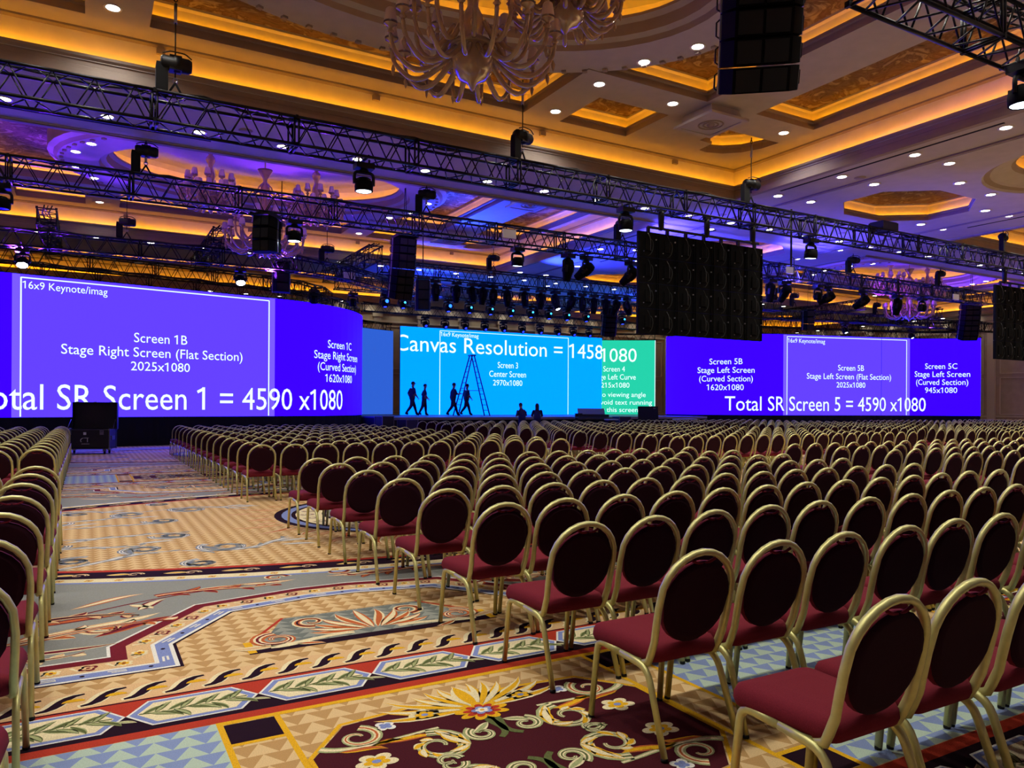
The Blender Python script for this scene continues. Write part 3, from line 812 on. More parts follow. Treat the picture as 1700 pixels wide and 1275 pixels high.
def flower(x, y, r, c1, c2, cc, l, n=5, a0=.3, sq=1.):
    pts = []; pin = []
    for i in range(n * 8):
        a = a0 + 2 * pi * i / (n * 8); k = .62 + .38 * abs(cos(n * (a - a0) / 2)) ** .8
        pts.append((x + r * k * cos(a), y + r * k * sin(a) * sq)); pin.append((x + r * k * .62 * cos(a), y + r * k * .62 * sin(a) * sq))
    P_(pts, c1, l); P_(pin, c2, l + 1); P_([(x + r * .22 * cos(a), y + r * .22 * sin(a) * sq) for a in [i * pi / 5 for i in range(10)]], cc, l + 2)
def scroll(cx, cy, R, a0, turns, l, tail=None, c1='pgr', c2='crm', c3='grn', w=.035):
    s = spiral(cx, cy, R, R * .22, a0, turns)
    rib(s, lambda t: w * (1.05 - .75 * t), c1, l); rib(s, lambda t: w * .55 * (1.05 - .75 * t), c2, l + 1); rib(s, lambda t: w * .2 * (1.05 - t * .7), c3, l + 2)
    if tail:
        b = bez(s[0], tail[0], tail[1], tail[2], 14)
        rib(b, lambda t: w * (1.05 - .85 * t), c1, l); rib(b, lambda t: w * .5 * (1.05 - .85 * t), c2, l + 1)
def frill(path, n, L, w_, c1, c2, l, side=1, a_off=.9):
    m = len(path) - 1
    for i in range(n):
        j = int(m * (i + .5) / n); x, y = path[j]; x2, y2 = path[min(j + 1, m)]; a = atan2(y2 - y, x2 - x)
        sd = side if side in (1, -1) else (1 if i % 2 else -1)
        leaf(x, y, a + sd * a_off, L * (1.1 - .6 * i / n), w_, c1 if i % 2 else c2, c2 if i % 2 else c1, l, bend=-.25 * sd)
def acanthus(p0, p1, p2, p3, w_, l, c1, c2, c3, n=7, L=.16):
    b = bez(p0, p1, p2, p3, 16)
    frill(b, n, L, w_ * .8, c1, c2, l, 0, .8)
    rib(b, lambda t: w_ * (1.0 - .8 * t), c1, l + 2); rib(b, lambda t: w_ * .55 * (1.0 - .8 * t), c2, l + 3); rib(b, lambda t: w_ * .15, c3, l + 4)
def band(u0, u1, v, fl=1, fine=True):
    """red line, laurel hexagon chain and guilloche, drawn upward from v"""
    V = lambda d: v + d * fl
    def RR(a, b, d0, d1, c, l): R_c(a, b, min(V(d0), V(d1)), max(V(d0), V(d1)), c, l)
    RR(u0, u1, 0, .08, 'red', 1); RR(u0, u1, .08, .30, 'drk', 1); RR(u0, u1, .30, .52, 'red', 1)
    RR(u0, u1, .50, .515, 'drk', 2); RR(u0, u1, .52, .78, 'sal', 1)
    n = int(math.floor((u0 + 20.3) / .64)); k = n
    while -20.3 + .64 * k < u1:
        x = -20.3 + .64 * k; k += 1
        if x < u0 - .02 or x + .64 > u1 + .1: 
            if x + .32 < u0 or x + .32 > u1: continue
        def hx(o): return [(x + o * 1.3, V(.30)), (x + .11 + o * .6, V(.47 - o)), (x + .53 - o * .6, V(.47 - o)), (x + .64 - o * 1.3, V(.30)), (x + .53 - o * .6, V(.13 + o)), (x + .11 + o * .6, V(.13 + o))]
        P_(hx(0), 'wht', 2); P_(hx(.012), 'blu', 3); P_(hx(.04), 'crm', 4)
        if fine:
            rib([(x + .06, V(.30)), (x + .2, V(.27)), (x + .36, V(.32)), (x + .58, V(.30))], lambda t: .006, 'grn', 5)
            for j in range(8):
                xx = x + .07 + .06 * j
                leaf(xx, V(.29), (.6 + .3 * (j % 2)) * fl, .15, .024, 'grn' if j % 2 else 'pgr', 'pgr' if j % 2 else 'grn', 5); leaf(xx + .03, V(.30), (-.6 - .25 * (j % 3)) * fl, .15, .024, 'pgr' if j % 2 else 'grn', 'grn' if j % 2 else 'pgr', 5)
            leaf(x - .05, V(.25), -.5 * fl, .11, .018, 'crm', 'pgr', 5)
    per = .2; k = int(math.floor((u0 + 20) / per))
    while -20 + per * k < u1:
        x = -20 + per * k; k += 1
        if x < u0 - .05: continue
        for c, ww, off in (('crm', .05, .0), ('drk', .03, .012)):
            s = bez((x - .03, V(.56)), (x + .09, V(.56)), (x + .06, V(.74)), (x + .19, V(.74)), 7)
            rib([(a + off, b) for a, b in s], lambda t: ww * (.35 + .65 * sin(pi * t)), c, 2 if c == 'crm' else 3)
        if fine: P_([(x + .15 + .055 * cos(a), V(.64 + .045 * sin(a))) for a in [pi * i / 6 for i in range(7)]], 'yel', 4)
def cellA(fine=True):
    """one design repeat, written for the repeat whose centre line is u = 1.78; v from 3.0 to 10.4"""
    c = 1.78
    # blue triangle fields and the gold-edged corner strips
    for s in (-1, 1):
        X = lambda u: c + s * (u - c)
        def RX(a, b, v0, v1, k, l): R_c(min(X(a), X(b)), max(X(a), X(b)), v0, v1, k, l)
        RX(-.64, .56, 3.0, 3.92, 'tile', 1)
        RX(.56, .59, 3.0, 3.92, 'yel', 2); RX(.83, .86, 3.0, 3.92, 'yel', 2); RX(.59, .83, 3.65, 3.88, 'drk', 2)
        RX(.59, .83, 3.62, 3.65, 'yel', 2)
    R_c(.56, 3.0, 3.885, 3.925, 'yel', 3)
    # maroon garden panel
    P_([(.88, 3.0), (2.68, 3.0), (2.68, 3.32), (2.46, 3.6), (2.1, 3.64), (1.46, 3.64), (1.1, 3.6), (.88, 3.32)], 'mar', 1)
    rib([(.87, 3.0), (.87, 3.33), (1.09, 3.62), (1.46, 3.655), (2.1, 3.655), (2.47, 3.62), (2.69, 3.33), (2.69, 3.0)], lambda t: .012, 'yel', 2)
    if fine:
        for i in range(13):
            a = pi / 2 + (i - 6) * .23; L = .34 + .012 * abs(i - 6)
            leaf(1.78 + .03 * cos(a), 3.46 + .02, a, L if abs(i-6) < 4 else L * 1.25, .04, 'yel' if i % 2 else 'crm', 'crm' if i % 2 else 'yel', 4, bend=.14 * (1 if i > 6 else -1 if i < 6 else 0))
        leaf(1.78, 3.5, pi / 2, .3, .08, 'crm', 'yel', 7, 0)
        flower(1.78, 3.44, .15, 'yel', 'crm', 'crm', 9, 9, .1, .75); flower(1.78, 3.44, .105, 'red', 'wine', 'yel', 12, 9, .1, .75); flower(1.78, 3.44, .06, 'blu', 'wht', 'yel', 15, 5, .4, .8)
        for s in (-1, 1):
            X = lambda u: c + s * (u - c)
            flower(X(1.5), 3.53, .085, 'crm', 'yel', 'blu', 5, 5, .3, .8); flower(X(1.12), 3.17, .1, 'crm', 'yel', 'blu', 5, 5, .8, .8)
            flower(X(1.28), 3.50, .055, 'wht', 'blu', 'blu', 5, 4, .7, 1.); 
            scroll(X(1.12), 3.44, .11, (0 if s > 0 else pi) + 1.2 * s, 1.15 * -s, 5, c1='pgr', c2='crm', c3='rst', w=.03)
            b = bez((X(.93), 3.40), (X(1.05), 3.28), (X(1.35), 3.36), (X(1.5), 3.36), 14); rib(b, lambda t: .026 * (1 - .6 * t), 'pgr', 5); rib(b, lambda t: .012 * (1 - .6 * t), 'crm', 6)
            scroll(X(1.42), 3.18, .15, pi / 2, -1.3 * s, 6, w=.034)
            frill(spiral(X(1.42), 3.18, .17, .1, pi / 2, -1.0 * s), 7, .12, .03, 'crm', 'yel', 8, -s, .8)
            frill([(X(1.0), 3.33), (X(1.15), 3.33), (X(1.3), 3.36)], 2, .2, .03, 'rst', 'yel', 5, -s, .3)
            leaf(X(1.56), 3.12, pi / 2 + .4 * s, .2, .04, 'yel', 'crm', 9); leaf(X(1.2), 3.33, (-.15 if s > 0 else pi + .15), .26, .035, 'rst', 'yel', 5)
            scroll(X(1.66), 3.2, .075, pi / 2 + .4 * s, 1.1 * s, 9, w=.028); rib(bez((X(1.78), 3.36), (X(1.72), 3.3), (X(1.84), 3.2), (X(1.72), 3.12), 10), lambda t: .03 * (1 - .5 * t), 'grn', 8)
            leaf(X(1.74), 3.3, -pi / 2 - 1.0 * s, .15, .03, 'crm', 'pgr', 10)
            scroll(X(1.95 - .55), 3.02, .06, 0, 1.0 * s, 12, w=.02)
    band(-.64, 4.2, 3.925, 1, fine)
    # stepped octagon frame around the half medallion
    Pt = [(-.64, 4.88), (.52, 4.88), (.52, 5.36), (.97, 5.97), (1.6, 6.1), (1.96, 6.1), (2.59, 5.97), (3.04, 5.36), (3.04, 4.88), (4.2, 4.88)]
    def offp(o):
        Q = [Vector(p) for p in Pt]; out = []
        for i in range(len(Q)):
            d1 = (Q[i] - Q[i - 1]).normalized() if i else (Q[1] - Q[0]).normalized()
            d2 = (Q[i + 1] - Q[i]).normalized() if i < len(Q) - 1 else d1
            n1 = Vector((-d1.y, d1.x)); n2 = Vector((-d2.y, d2.x)); out.append(tuple(Q[i] + (n1 + n2) * (o / max(.3, 1 + n1.dot(n2)))))
        return out
    for o, k, l in ((0, 'drk', 1), (.02, 'wht', 2), (.045, 'blu', 3), (.125, 'wht', 4), (.15, 'sal', 5), (.29, 'wine', 6), (.38, 'wht', 7), (.4, 'gry', 8)):
        q = offp(o); P_(q + [(4.2, 7.9), (-.64, 7.9)], k, l)
    if fine:
        for o, stepd, kind in ((.22, .17, 0), (.085, .16, 1)):
            q = [Vector(p) for p in offp(o)]
            for i in range(len(q) - 1):
                L = (q[i + 1] - q[i]).length; n = max(1, int(L / stepd)); d = (q[i + 1] - q[i]).normalized(); nn = Vector((-d.y, d.x))
                for j in range(n):
                    p = q[i] + d * (L * (j + .5) / n)
                    if kind == 0:
                        if j % 2: flower(p.x, p.y, .055, 'wine', 'sal', 'wine', 9, 4, .4)
                        else: flower(p.x, p.y, .055, 'crm', 'yel', 'wine', 9, 6, .4)
                        rib([tuple(p - d * .09 + nn * .04), tuple(p - d * .05 - nn * .03), tuple(p - d * .02 + nn * .05)], lambda t: .012, 'crm', 9)
                    else:
                        if j % 2: P_([tuple(p + Vector((.014 * cos(a), .014 * sin(a)))) for a in [k * pi / 4 for k in range(8)]], 'drk', 9)
                        else: rib([tuple(p - d * .05 + nn * .015), tuple(p + d * .045 + nn * .012), tuple(p + d * .05 - nn * .012), tuple(p - d * .03 - nn * .012)], lambda t: .007, 'wht', 9)
        # half medallion
        P_([(.92, 4.94), (2.64, 4.94), (2.5, 5.2), (2.3, 5.62), (1.26, 5.62), (1.06, 5.2)], 'gti', 1)
        R_c(.95, 2.61, 4.92, 5.0, 'drk', 2); R_c(.9, .95, 4.9, 5.16, 'yel', 3); R_c(2.61, 2.66, 4.9, 5.16, 'yel', 3)
        rib([(.95, 5.16), (1.26, 5.63)], lambda t: .012, 'red', 3); rib([(2.61, 5.16), (2.3, 5.63)], lambda t: .012, 'red', 3); rib([(.9, 4.91), (2.66, 4.91)], lambda t: .01, 'drk', 4)
        for i in range(11):
            a = pi / 2 + (i - 5) * .27; L = .5 - .03 * abs(i - 5)
            leaf(1.78 + .1 * cos(a), 5.1, a, L, .05, 'rst' if i % 2 else 'crm', 'crm' if i % 2 else 'rst', 5, bend=.14 * (1 if i > 5 else -1 if i < 5 else 0))
        for s in (-1, 1):
            X = lambda u: c + s * (u - c)
            scroll(X(1.12), 5.14, .15, pi * .5, 1.3 * s, 6, c1='rst', c2='crm', c3='wine', w=.05)
            scroll(X(1.42), 5.44, .12, -pi * .5, -1.2 * s, 6, c1='crm', c2='rst', c3='drk', w=.04)
            b = bez((X(1.05), 5.0), (X(1.2), 4.95), (X(1.4), 5.1), (X(1.62), 5.05), 10); rib(b, lambda t: .04 * (1 - .5 * t), 'crm', 7)
            leaf(X(1.1), 5.0, (pi - .2 if s > 0 else .2), .3, .05, 'crm', 'sal', 6); leaf(X(1.2), 4.99, (-.4 if s > 0 else pi + .4), .2, .035, 'crm', 'rst', 6)
            # acanthus sprays on the grey ground
            for (x, y, a, L, w_, k1, k2, bd) in ((.05, 5.75, .55, .62, .07, 'rst', 'wine', .12), (-.35, 5.9, .35, .9, .08, 'sal', 'crm', -.1), (-.45, 6.2, .1, .8, .06, 'wine', 'rst', .1), (-.5, 5.55, .0, .7, .05, 'crm', 'wine', -.08),
                                               (-.1, 6.6, .5, .6, .06, 'rst', 'crm', .14), (.55, 6.75, .1, .7, .05, 'crm', 'rst', .1), (1.05, 6.85, -.05, .6, .05, 'rst', 'crm', -.12), (.35, 6.35, .9, .35, .07, 'wine', 'crm', .2), (.3, 6.55, -.9, .25, .05, 'sal', 'crm', .2)):
                leaf(X(x), y, a if s > 0 else pi - a, L, w_, k1, k2, 10, bd * s)
            A_ = lambda *q: [(X(q[i]), q[i + 1]) for i in range(0, 8, 2)]
            acanthus(*A_(-.64, 5.7, -.2, 5.9, .2, 6.1, .55, 5.95), .07, 10, 'rst', 'crm', 'wine', 8, .22)
            acanthus(*A_(-.64, 6.15, -.3, 6.45, .1, 6.4, .35, 6.2), .07, 12, 'sal', 'wine', 'drk', 7, .2)
            acanthus(*A_(.5, 6.75, .9, 6.9, 1.2, 6.6, 1.5, 6.75), .05, 11, 'wine', 'rst', 'crm', 7, .2)
            acanthus(*A_(-.64, 5.35, -.4, 5.5, -.2, 5.3, .0, 5.45), .05, 10, 'crm', 'sal', 'wine', 5, .15)
            scroll(X(.12), 5.95, .12, pi, 1.0 * s, 10, c1='crm', c2='sal', c3='wine', w=.045); scroll(X(1.5), 6.98, .11, 0, 1.0 * s, 10, c1='crm', c2='rst', c3='wine', w=.04)
            rib(bez((X(-.6), 5.9), (X(-.1), 6.5), (X(.5), 6.75), (X(1.5), 6.85), 18), lambda t: .012, 'wine', 10)
def medallion(cx, cy, fine=True):
    E_ = lambda a, b, n=72: [(cx + a * cos(2 * pi * i / n), cy + b * sin(2 * pi * i / n)) for i in range(n)]
    for o, k, l in ((.36, 'blu', 11), (.31, 'crm', 12), (.16, 'drk', 13), (-.12, 'red', 14), (-.2, 'tan', 15)):
        P_(E_(6.65 + o, 3.28 + o), k, l)
    for i in range(150):
        t = 2 * pi * i / 150; x, y = cx + 6.67 * cos(t), cy + 3.3 * sin(t); a = atan2(3.3 * cos(t), -6.67 * sin(t))
        if i % 2: leaf(x, y, a, .22, .045, 'crm', 'yel', 16, .2)
        else: scroll(x, y, .07, a, 1., 16, c1='sal', c2='crm', c3='wine', w=.02)
        flower(cx + 6.9 * cos(t), cy + 3.52 * sin(t), .04, 'yel', 'sal', 'wine', 16, 4)
    for k, r_, l in (('drk', 1.95, 17), ('blu', 1.85, 18), ('drk', 1.72, 19), ('crm', 1.66, 20), ('drk', 1.3, 21), ('gti', 1.24, 22)):
        P_([(cx + r_ * cos(2 * pi * i / 48), cy + r_ * .98 * sin(2 * pi * i / 48)) for i in range(48)], k, l)
    for i in range(28):
        t = 2 * pi * i / 28
        scroll(cx + 1.48 * cos(t), cy + 1.48 * sin(t), .1, t, 1.1, 23, c1='slt', c2='sal', c3='wine', w=.03)
        for k in range(2): leaf(cx + (1.92) * cos(t + k * .1), cy + 1.92 * sin(t + k * .1), t + (.35 if k else -.2), .42 if i % 3 else .75, .06, 'crm' if k else 'rst', 'rst' if k else 'sal', 16, .2 if i % 2 else -.2)
        leaf(cx + .4 * cos(t), cy + .4 * sin(t), t, .7, .07, 'crm' if i % 2 else 'rst', 'sal', 23, .1)
    flower(cx, cy, .45, 'wine', 'crm', 'yel', 25, 9)
    # slate blue scrolls on the tan ground
    rr = random.Random(5)
    for s in (-1, 1):
        for sy in (-1, 1):
            X = lambda u: cx + s * (cx - u) * -1 if s < 0 else 2 * cx - u
            Y = lambda v: cy + sy * (v - 10.4)
            for (x, y, r_, a, tn) in ((1.35, 8.75, .3, 2.2, 1.2), (.55, 8.95, .26, 4.5, -1.2), (-.1, 8.6, .22, 1.0, 1.1), (.9, 9.75, .24, 3.0, 1.2), (-.4, 9.5, .25, .3, -1.1), (1.0, 7.95, .2, 1.6, 1.), (-1.0, 9.2, .25, 2., 1.)):
                XX = x if s < 0 else 2 * cx - x
                scroll(XX, Y(y), r_, a, tn, 16, c1='slt', c2='wht', c3='slt', w=.042); frill(spiral(XX, Y(y), r_, r_ * .5, a, tn), 8, .3, .05, 'slt', 'gry', 14 + 2, 1 if tn > 0 else -1, .9)
            for (x0, y0, x1, y1, x2, y2, x3, y3) in ((-.5, 8.2, .2, 8.2, .3, 8.9, .9, 8.7), (.9, 8.7, 1.5, 8.3, 1.7, 8.6, 2.1, 9.1), (-.6, 9.2, .1, 9.6, .3, 9.0, .6, 9.3), (-.3, 10.0, .3, 9.8, .6, 10.1, 1.1, 9.9)):
                q = [(p if s < 0 else 2 * cx - p, Y(r)) for p, r in ((x0, y0), (x1, y1), (x2, y2), (x3, y3))]
                b = bez(*q, 12); frill(b, 6, .24, .03, 'slt', 'gry', 19, 0, .6); rib(b, lambda t: .045 * sin(pi * (.1 + .85 * t)), 'slt', 16); rib(b, lambda t: .02 * sin(pi * (.1 + .85 * t)), 'wht', 17)
            for (x, y, a, L) in ((1.75, 8.75, .5, .45), (1.85, 8.8, 0., .5), (.2, 8.55, .4, .4), (.5, 9.35, .1, .4), (1.9, 8.6, -.3, .4), (-.2, 9.75, .3, .4)):
                leaf(x if s < 0 else 2 * cx - x, Y(y), (a if s < 0 else pi - a) * (sy if sy > 0 else 1) * 1., L, .06, 'slt', 'wht', 18, .15)
def put(dk, mv, fine, med=False):
    global FN
    FN = (lambda u, v: (u + 4.84 * dk, mv(v)))
    cellA(fine)
ident = lambda v: v
for dk in (-1, 0, 1, 2, 3):
    put(dk, ident, dk in (-1, 0, 1))
for dk in (-1, 0, 1, 2): put(dk, (lambda v: 6.0 - v), dk in (0, 1))
for dk in (-1, 0, 1): put(dk, (lambda v: 20.8 - v), dk == 0)
for dk in (-1, 0, 1): put(dk, (lambda v: v + 14.8), dk == 0)
for dk in (-1, 0, 1): put(dk, (lambda v: 35.6 - v), False)
FN = (lambda u, v: (u, v)); medallion(4.2, 10.4)
FN = (lambda u, v: (u, v + 14.8)); medallion(4.2, 10.4)
fo = struct(FL.build('floor'))
# ------------------------------------------------------------------ lighting trusses and what hangs from them
SEC = {}
def truss_mesh(L, s=.52, rc=.026, rd=.012, bays=4):
    key = (round(L, 2), s)
    mb = MB(); h = s / 2
    for y in (-h, h):
        for z in (0, s):
            mb.tube([(0, y, z), (L, y, z)], rc, TRS, n=6)
    for i in range(bays):
        a, b, m = L * i / bays, L * (i + 1) / bays, L * (i + .5) / bays
        for y in (-h, h):
            mb.tube([(a + .03, y, 0), (m, y, s)], rd, TRS, n=4); mb.tube([(m, y, s), (b - .03, y, 0)], rd, TRS, n=4)
        for z in (0, s):
            mb.tube([(a + .03, -h, z), (m, h, z)], rd, TRS, n=4); mb.tube([(m, h, z), (b - .03, -h, z)], rd, TRS, n=4)
    for x in (.04, L - .04):
        for y in (-h, h): mb.tube([(x, y, 0), (x, y, s)], rd * 1.5, TRS, n=4)
        for z in (0, s): mb.tube([(x, -h, z), (x, h, z)], rd * 1.5, TRS, n=4)
    for x in (.0, L):
        for y in (-h, h):
            for z in (0, s): mb.box((x, y, z), (.05, .07, .07), TRS)
    return mb
def truss(path, H, label, s=.52, step=2.44, cable=True, group='black box trusses of the lighting grid'):
    """path: list of plan points; a run of bolted sections"""
    t = empty('lighting_truss', (path[0][0], path[0][1], H)); tag(t, label, 'truss', group)
    for i in range(len(path) - 1):
        a, b = Vector((*path[i], 0)), Vector((*path[i + 1], 0)); L = (b - a).length; n = max(1, round(L / step)); l = L / n
        base = SEC.get((round(l, 3), s))
        for k in range(n):
            if base is None:
                base = truss_mesh(l, s, bays=max(2, round(l / .61)), rc=.06 * s, rd=.029 * s).build('truss_section', t); SEC[(round(l, 3), s)] = base; o = base
            else:
                o = base.copy(); COL.objects.link(o); o.parent = t
            p = a + (b - a) * (k / n) - Vector((*path[0], 0)); o.location = (p.x, p.y, 0); o.rotation_euler.z = atan2(b.y - a.y, b.x - a.x)
    if cable:
        mb = MB(); r = random.Random(int(path[0][1] * 10)); P0 = Vector((*path[0], 0))
        for j in range(3):
            pts = []
            for i in range(len(path) - 1):
                a, b = Vector((*path[i], 0)) - P0, Vector((*path[i + 1], 0)) - P0; n = max(2, int((b - a).length / .8)); nn = Vector((-(b - a).y, (b - a).x, 0)).normalized()
                for k in range(n + (i == len(path) - 2)):
                    p = a + (b - a) * (k / n) + nn * (r.uniform(-.5, .5) * s * .6); pts.append((p.x, p.y, s + .03 + .02 * r.random() + (.0 if k % 5 else .05)))
            mb.tube(pts, .014 + .006 * j, RUB, n=4)
        mb.build('cable_bundle', t)
    return t
TH = 6.5
T1 = truss([(-6.3, 14.72), (37.6, 14.72)], TH, 'long black box truss hung across the hall nearest the chandelier, carrying the dark LED wall')
T2 = truss([(-6.4, 20.15), (37.5, 20.15)], TH, 'long black box truss, second from the camera, holding the small speaker and moving lights')
T0 = truss([(8.1, 5.75), (17.9, 5.75)], TH, 'large close black box truss crossing the top right corner of the picture')
T3 = truss([(-8.9, 28.35), (6.8, 28.35), (9.0, 29.3), (11.4, 31.2)], TH, 'black box truss running just in front of the left violet screen')
T3R = truss([(52.5, 27.0), (37.0, 28.6), (34.4, 29.6)], TH, 'black box truss running just in front of the right violet screen')
T5 = truss([(10.2, 28.95), (33.2, 28.95)], TH + .35, 'black box truss thick with moving lights over the front of the stage')
T6 = truss([(9.6, 32.9), (33.5, 32.9)], TH + .2, 'black box truss with the row of blue-lit fixtures over the stage')
T7 = truss([(12.4, 37.6), (30.6, 37.6)], TH - .1, 'black box truss directly above the cyan centre screen', s=.4)
def follow(P, d0, d1, off, n):
    out = []
    for i in range(n + 1):
        q = screen_pt(P, d0 + (d1 - d0) * i / n, 0, off); out.append((q.x, q.y))
    return out
truss(follow(P1, 0, 20.4, -.35, 12), 5.905, 'curved header truss along the top of the left violet screen', s=.4)
truss(follow(P5, 0, 20.4, -.35, 12), 5.905, 'curved header truss along the top of the right violet screen', s=.4)
truss(follow(P1, 0, 20.4, -1.7, 9), 6.5, 'rear truss behind the curved header of the left violet screen', s=.52)
truss(follow(P5, 0, 20.4, -1.7, 9), 6.5, 'rear truss behind the curved header of the right violet screen', s=.52)
truss(follow(P4, 0, 5.4, -.4, 2), 5.845, 'short header truss over the green screen', s=.4)
truss(follow(P2, 0, 5.4, -.4, 2), 5.845, 'short header truss over the dim blue screen', s=.4)
for u, nm in ((-1.1, 'leftmost short truss bridging over the left screen toward the back'), (4.05, 'middle short truss bridging over the left screen toward the back'), (9.6, 'right short truss bridging over the end of the left screen')):
    truss([(u, 27.6), (u, 34.0)], TH + .62, nm, s=.52)
for u, nm in ((38.2, 'short truss bridging over the right screen, nearer the stage'), (45.6, 'short truss bridging over the right screen, nearer the wall')):
    truss([(u, 27.3), (u, 33.2)], TH + .62, nm, s=.52)
truss([(11.4, 31.2), (14.6, 35.8)], TH + .1, 'angled truss linking the stage trusses on the left')
truss([(34.4, 29.6), (31.0, 35.5)], TH + .1, 'angled truss linking the stage trusses on the right')

# chain hoists --------------------------------------------------
def make_hoist(top):
    t = empty('chain_hoist')
    mb = MB(); Mx = Matrix.Rotation(pi / 2, 4, 'Y')
    mb.lathe([(0, -.26), (.1, -.26), (.13, -.22), (.13, -.05), (.15, -.04), (.15, .06), (.13, .07), (.13, .2), (.1, .25), (0, .25)], BLK, M=Matrix.Translation((.02, 0, 0)) @ Mx, n=14)
    mb.box((0, 0, .0), (.2, .2, .26), BLK); mb.build('motor_body', t)
    mb = MB(); mb.tube(fillet([(-.22, -.1, .12), (-.1, -.12, .17), (.15, -.12, .17), (.26, -.1, .1)], .05), .012, BLK, n=5); mb.build('handle', t)
    mb = MB(); mb.tube([(0, 0, .12), (0, 0, top - .55)], .013, BLK, n=5); k = mb.build('chain', t)
    mb = MB(); mb.tube([(0, 0, top - .55), (0, 0, top - .2)], .03, STEEL, n=6); mb.tube([(.03 * cos(a), 0, top - .12 + .05 * sin(a)) for a in [i * pi / 4 for i in range(8)]], .012, BLK, n=5, closed=True); mb.tube([(0, 0, top - .1), (0, 0, top)], .015, BLK, n=5); mb.build('upper_hook', t)
    mb = MB(); r = [[(x, y, z) for x, y in ((-.1, -.07), (.1, -.07), (.1, .07), (-.1, .07))] for z in (-.05,)]
    mb.grid([[(a * .9 - .22, b * .9, -.02) for a, b, _ in r[0]], [(a - .22, b, -.1) for a, b, _ in r[0]], [(a - .22, b, -.5) for a, b, _ in r[0]], [(a * .7 - .22, b * .7, -.58) for a, b, _ in r[0]]], DRAPE, True, True, False); mb.build('chain_bag', t)
    mb = MB(); mb.tube([(0, 0, -.13), (0, 0, -.25)], .012, BLK, n=5); mb.tube([(.04 * cos(a), 0, -.29 + .045 * sin(a)) for a in [i * pi / 4 for i in range(8)]], .013, STEEL, n=5, closed=True); mb.build('lower_hook', t)
    mb = MB()
    for sx in (-1, 1): mb.tube([(0, 0, -.33), (.16 * sx, .0, -.62)], .02, DRAPE, n=5)
    mb.build('sling', t)
    return t
H0 = {}
def hoist(u, v, H, label, top=None, rz=0, sc=1.):
    z = H + .52 + .62 * sc
    inA = any(min(p[0] for p in c) < u < max(p[0] for p in c) and min(p[1] for p in c) < v < max(p[1] for p in c) for c in CO)
    tp = round(((top or (S1 if inA else S0)) - z - .012) / sc, 2)
    if tp not in H0: o = make_hoist(tp); H0[tp] = o
    else: o = copy_tree(H0[tp])
    o.location = (u, v, z); o.rotation_euler.z = rz; o.scale = (sc,) * 3
    tag(o, label, 'hoist', 'chain hoists lifting the trusses')
for i, x in enumerate((288, 865, 1245, 1664)): hoist(u_at(x, 14.72), 14.72, TH, 'black chain hoist, %s from the left on the nearest long truss' % ORD(i + 1), rz=.3 * (i % 2))
for i, x in enumerate((240, 706, 1032, 1415, 1560)): hoist(u_at(x, 20.15), 20.15, TH, 'black chain hoist, %s from the left on the second long truss' % ORD(i + 1), rz=-.3 * (i % 2))
for i, x in enumerate((209, 552)): hoist(u_at(x, 28.35), 28.35 if i == 0 else 29.2, TH, 'black chain hoist, %s on the truss before the left screen' % ('left one' if i == 0 else 'right one'))
for i, x in enumerate((818, 1290)): hoist(u_at(x, 28.95), 28.95, TH + .35, 'black chain hoist, %s on the truss over the stage front' % ('left one' if i == 0 else 'right one'))
for i, x in enumerate((1318, 1455)): hoist(u_at(x, 28.2), 28.2, TH, 'black chain hoist, %s on the truss before the right screen' % ('left one' if i == 0 else 'right one'))

for i, x in enumerate((760, 905)):
    hoist(u_at(x, 32.9), 32.9, TH + .2, 'black chain hoist, %s on the truss with blue-lit fixtures' % ('left one' if i == 0 else 'right one'), sc=.5)
    hoist(u_at(x - 10, 37.6), 37.6, TH - .22, 'black chain hoist, %s on the truss above the cyan screen' % ('left one' if i == 0 else 'right one'))
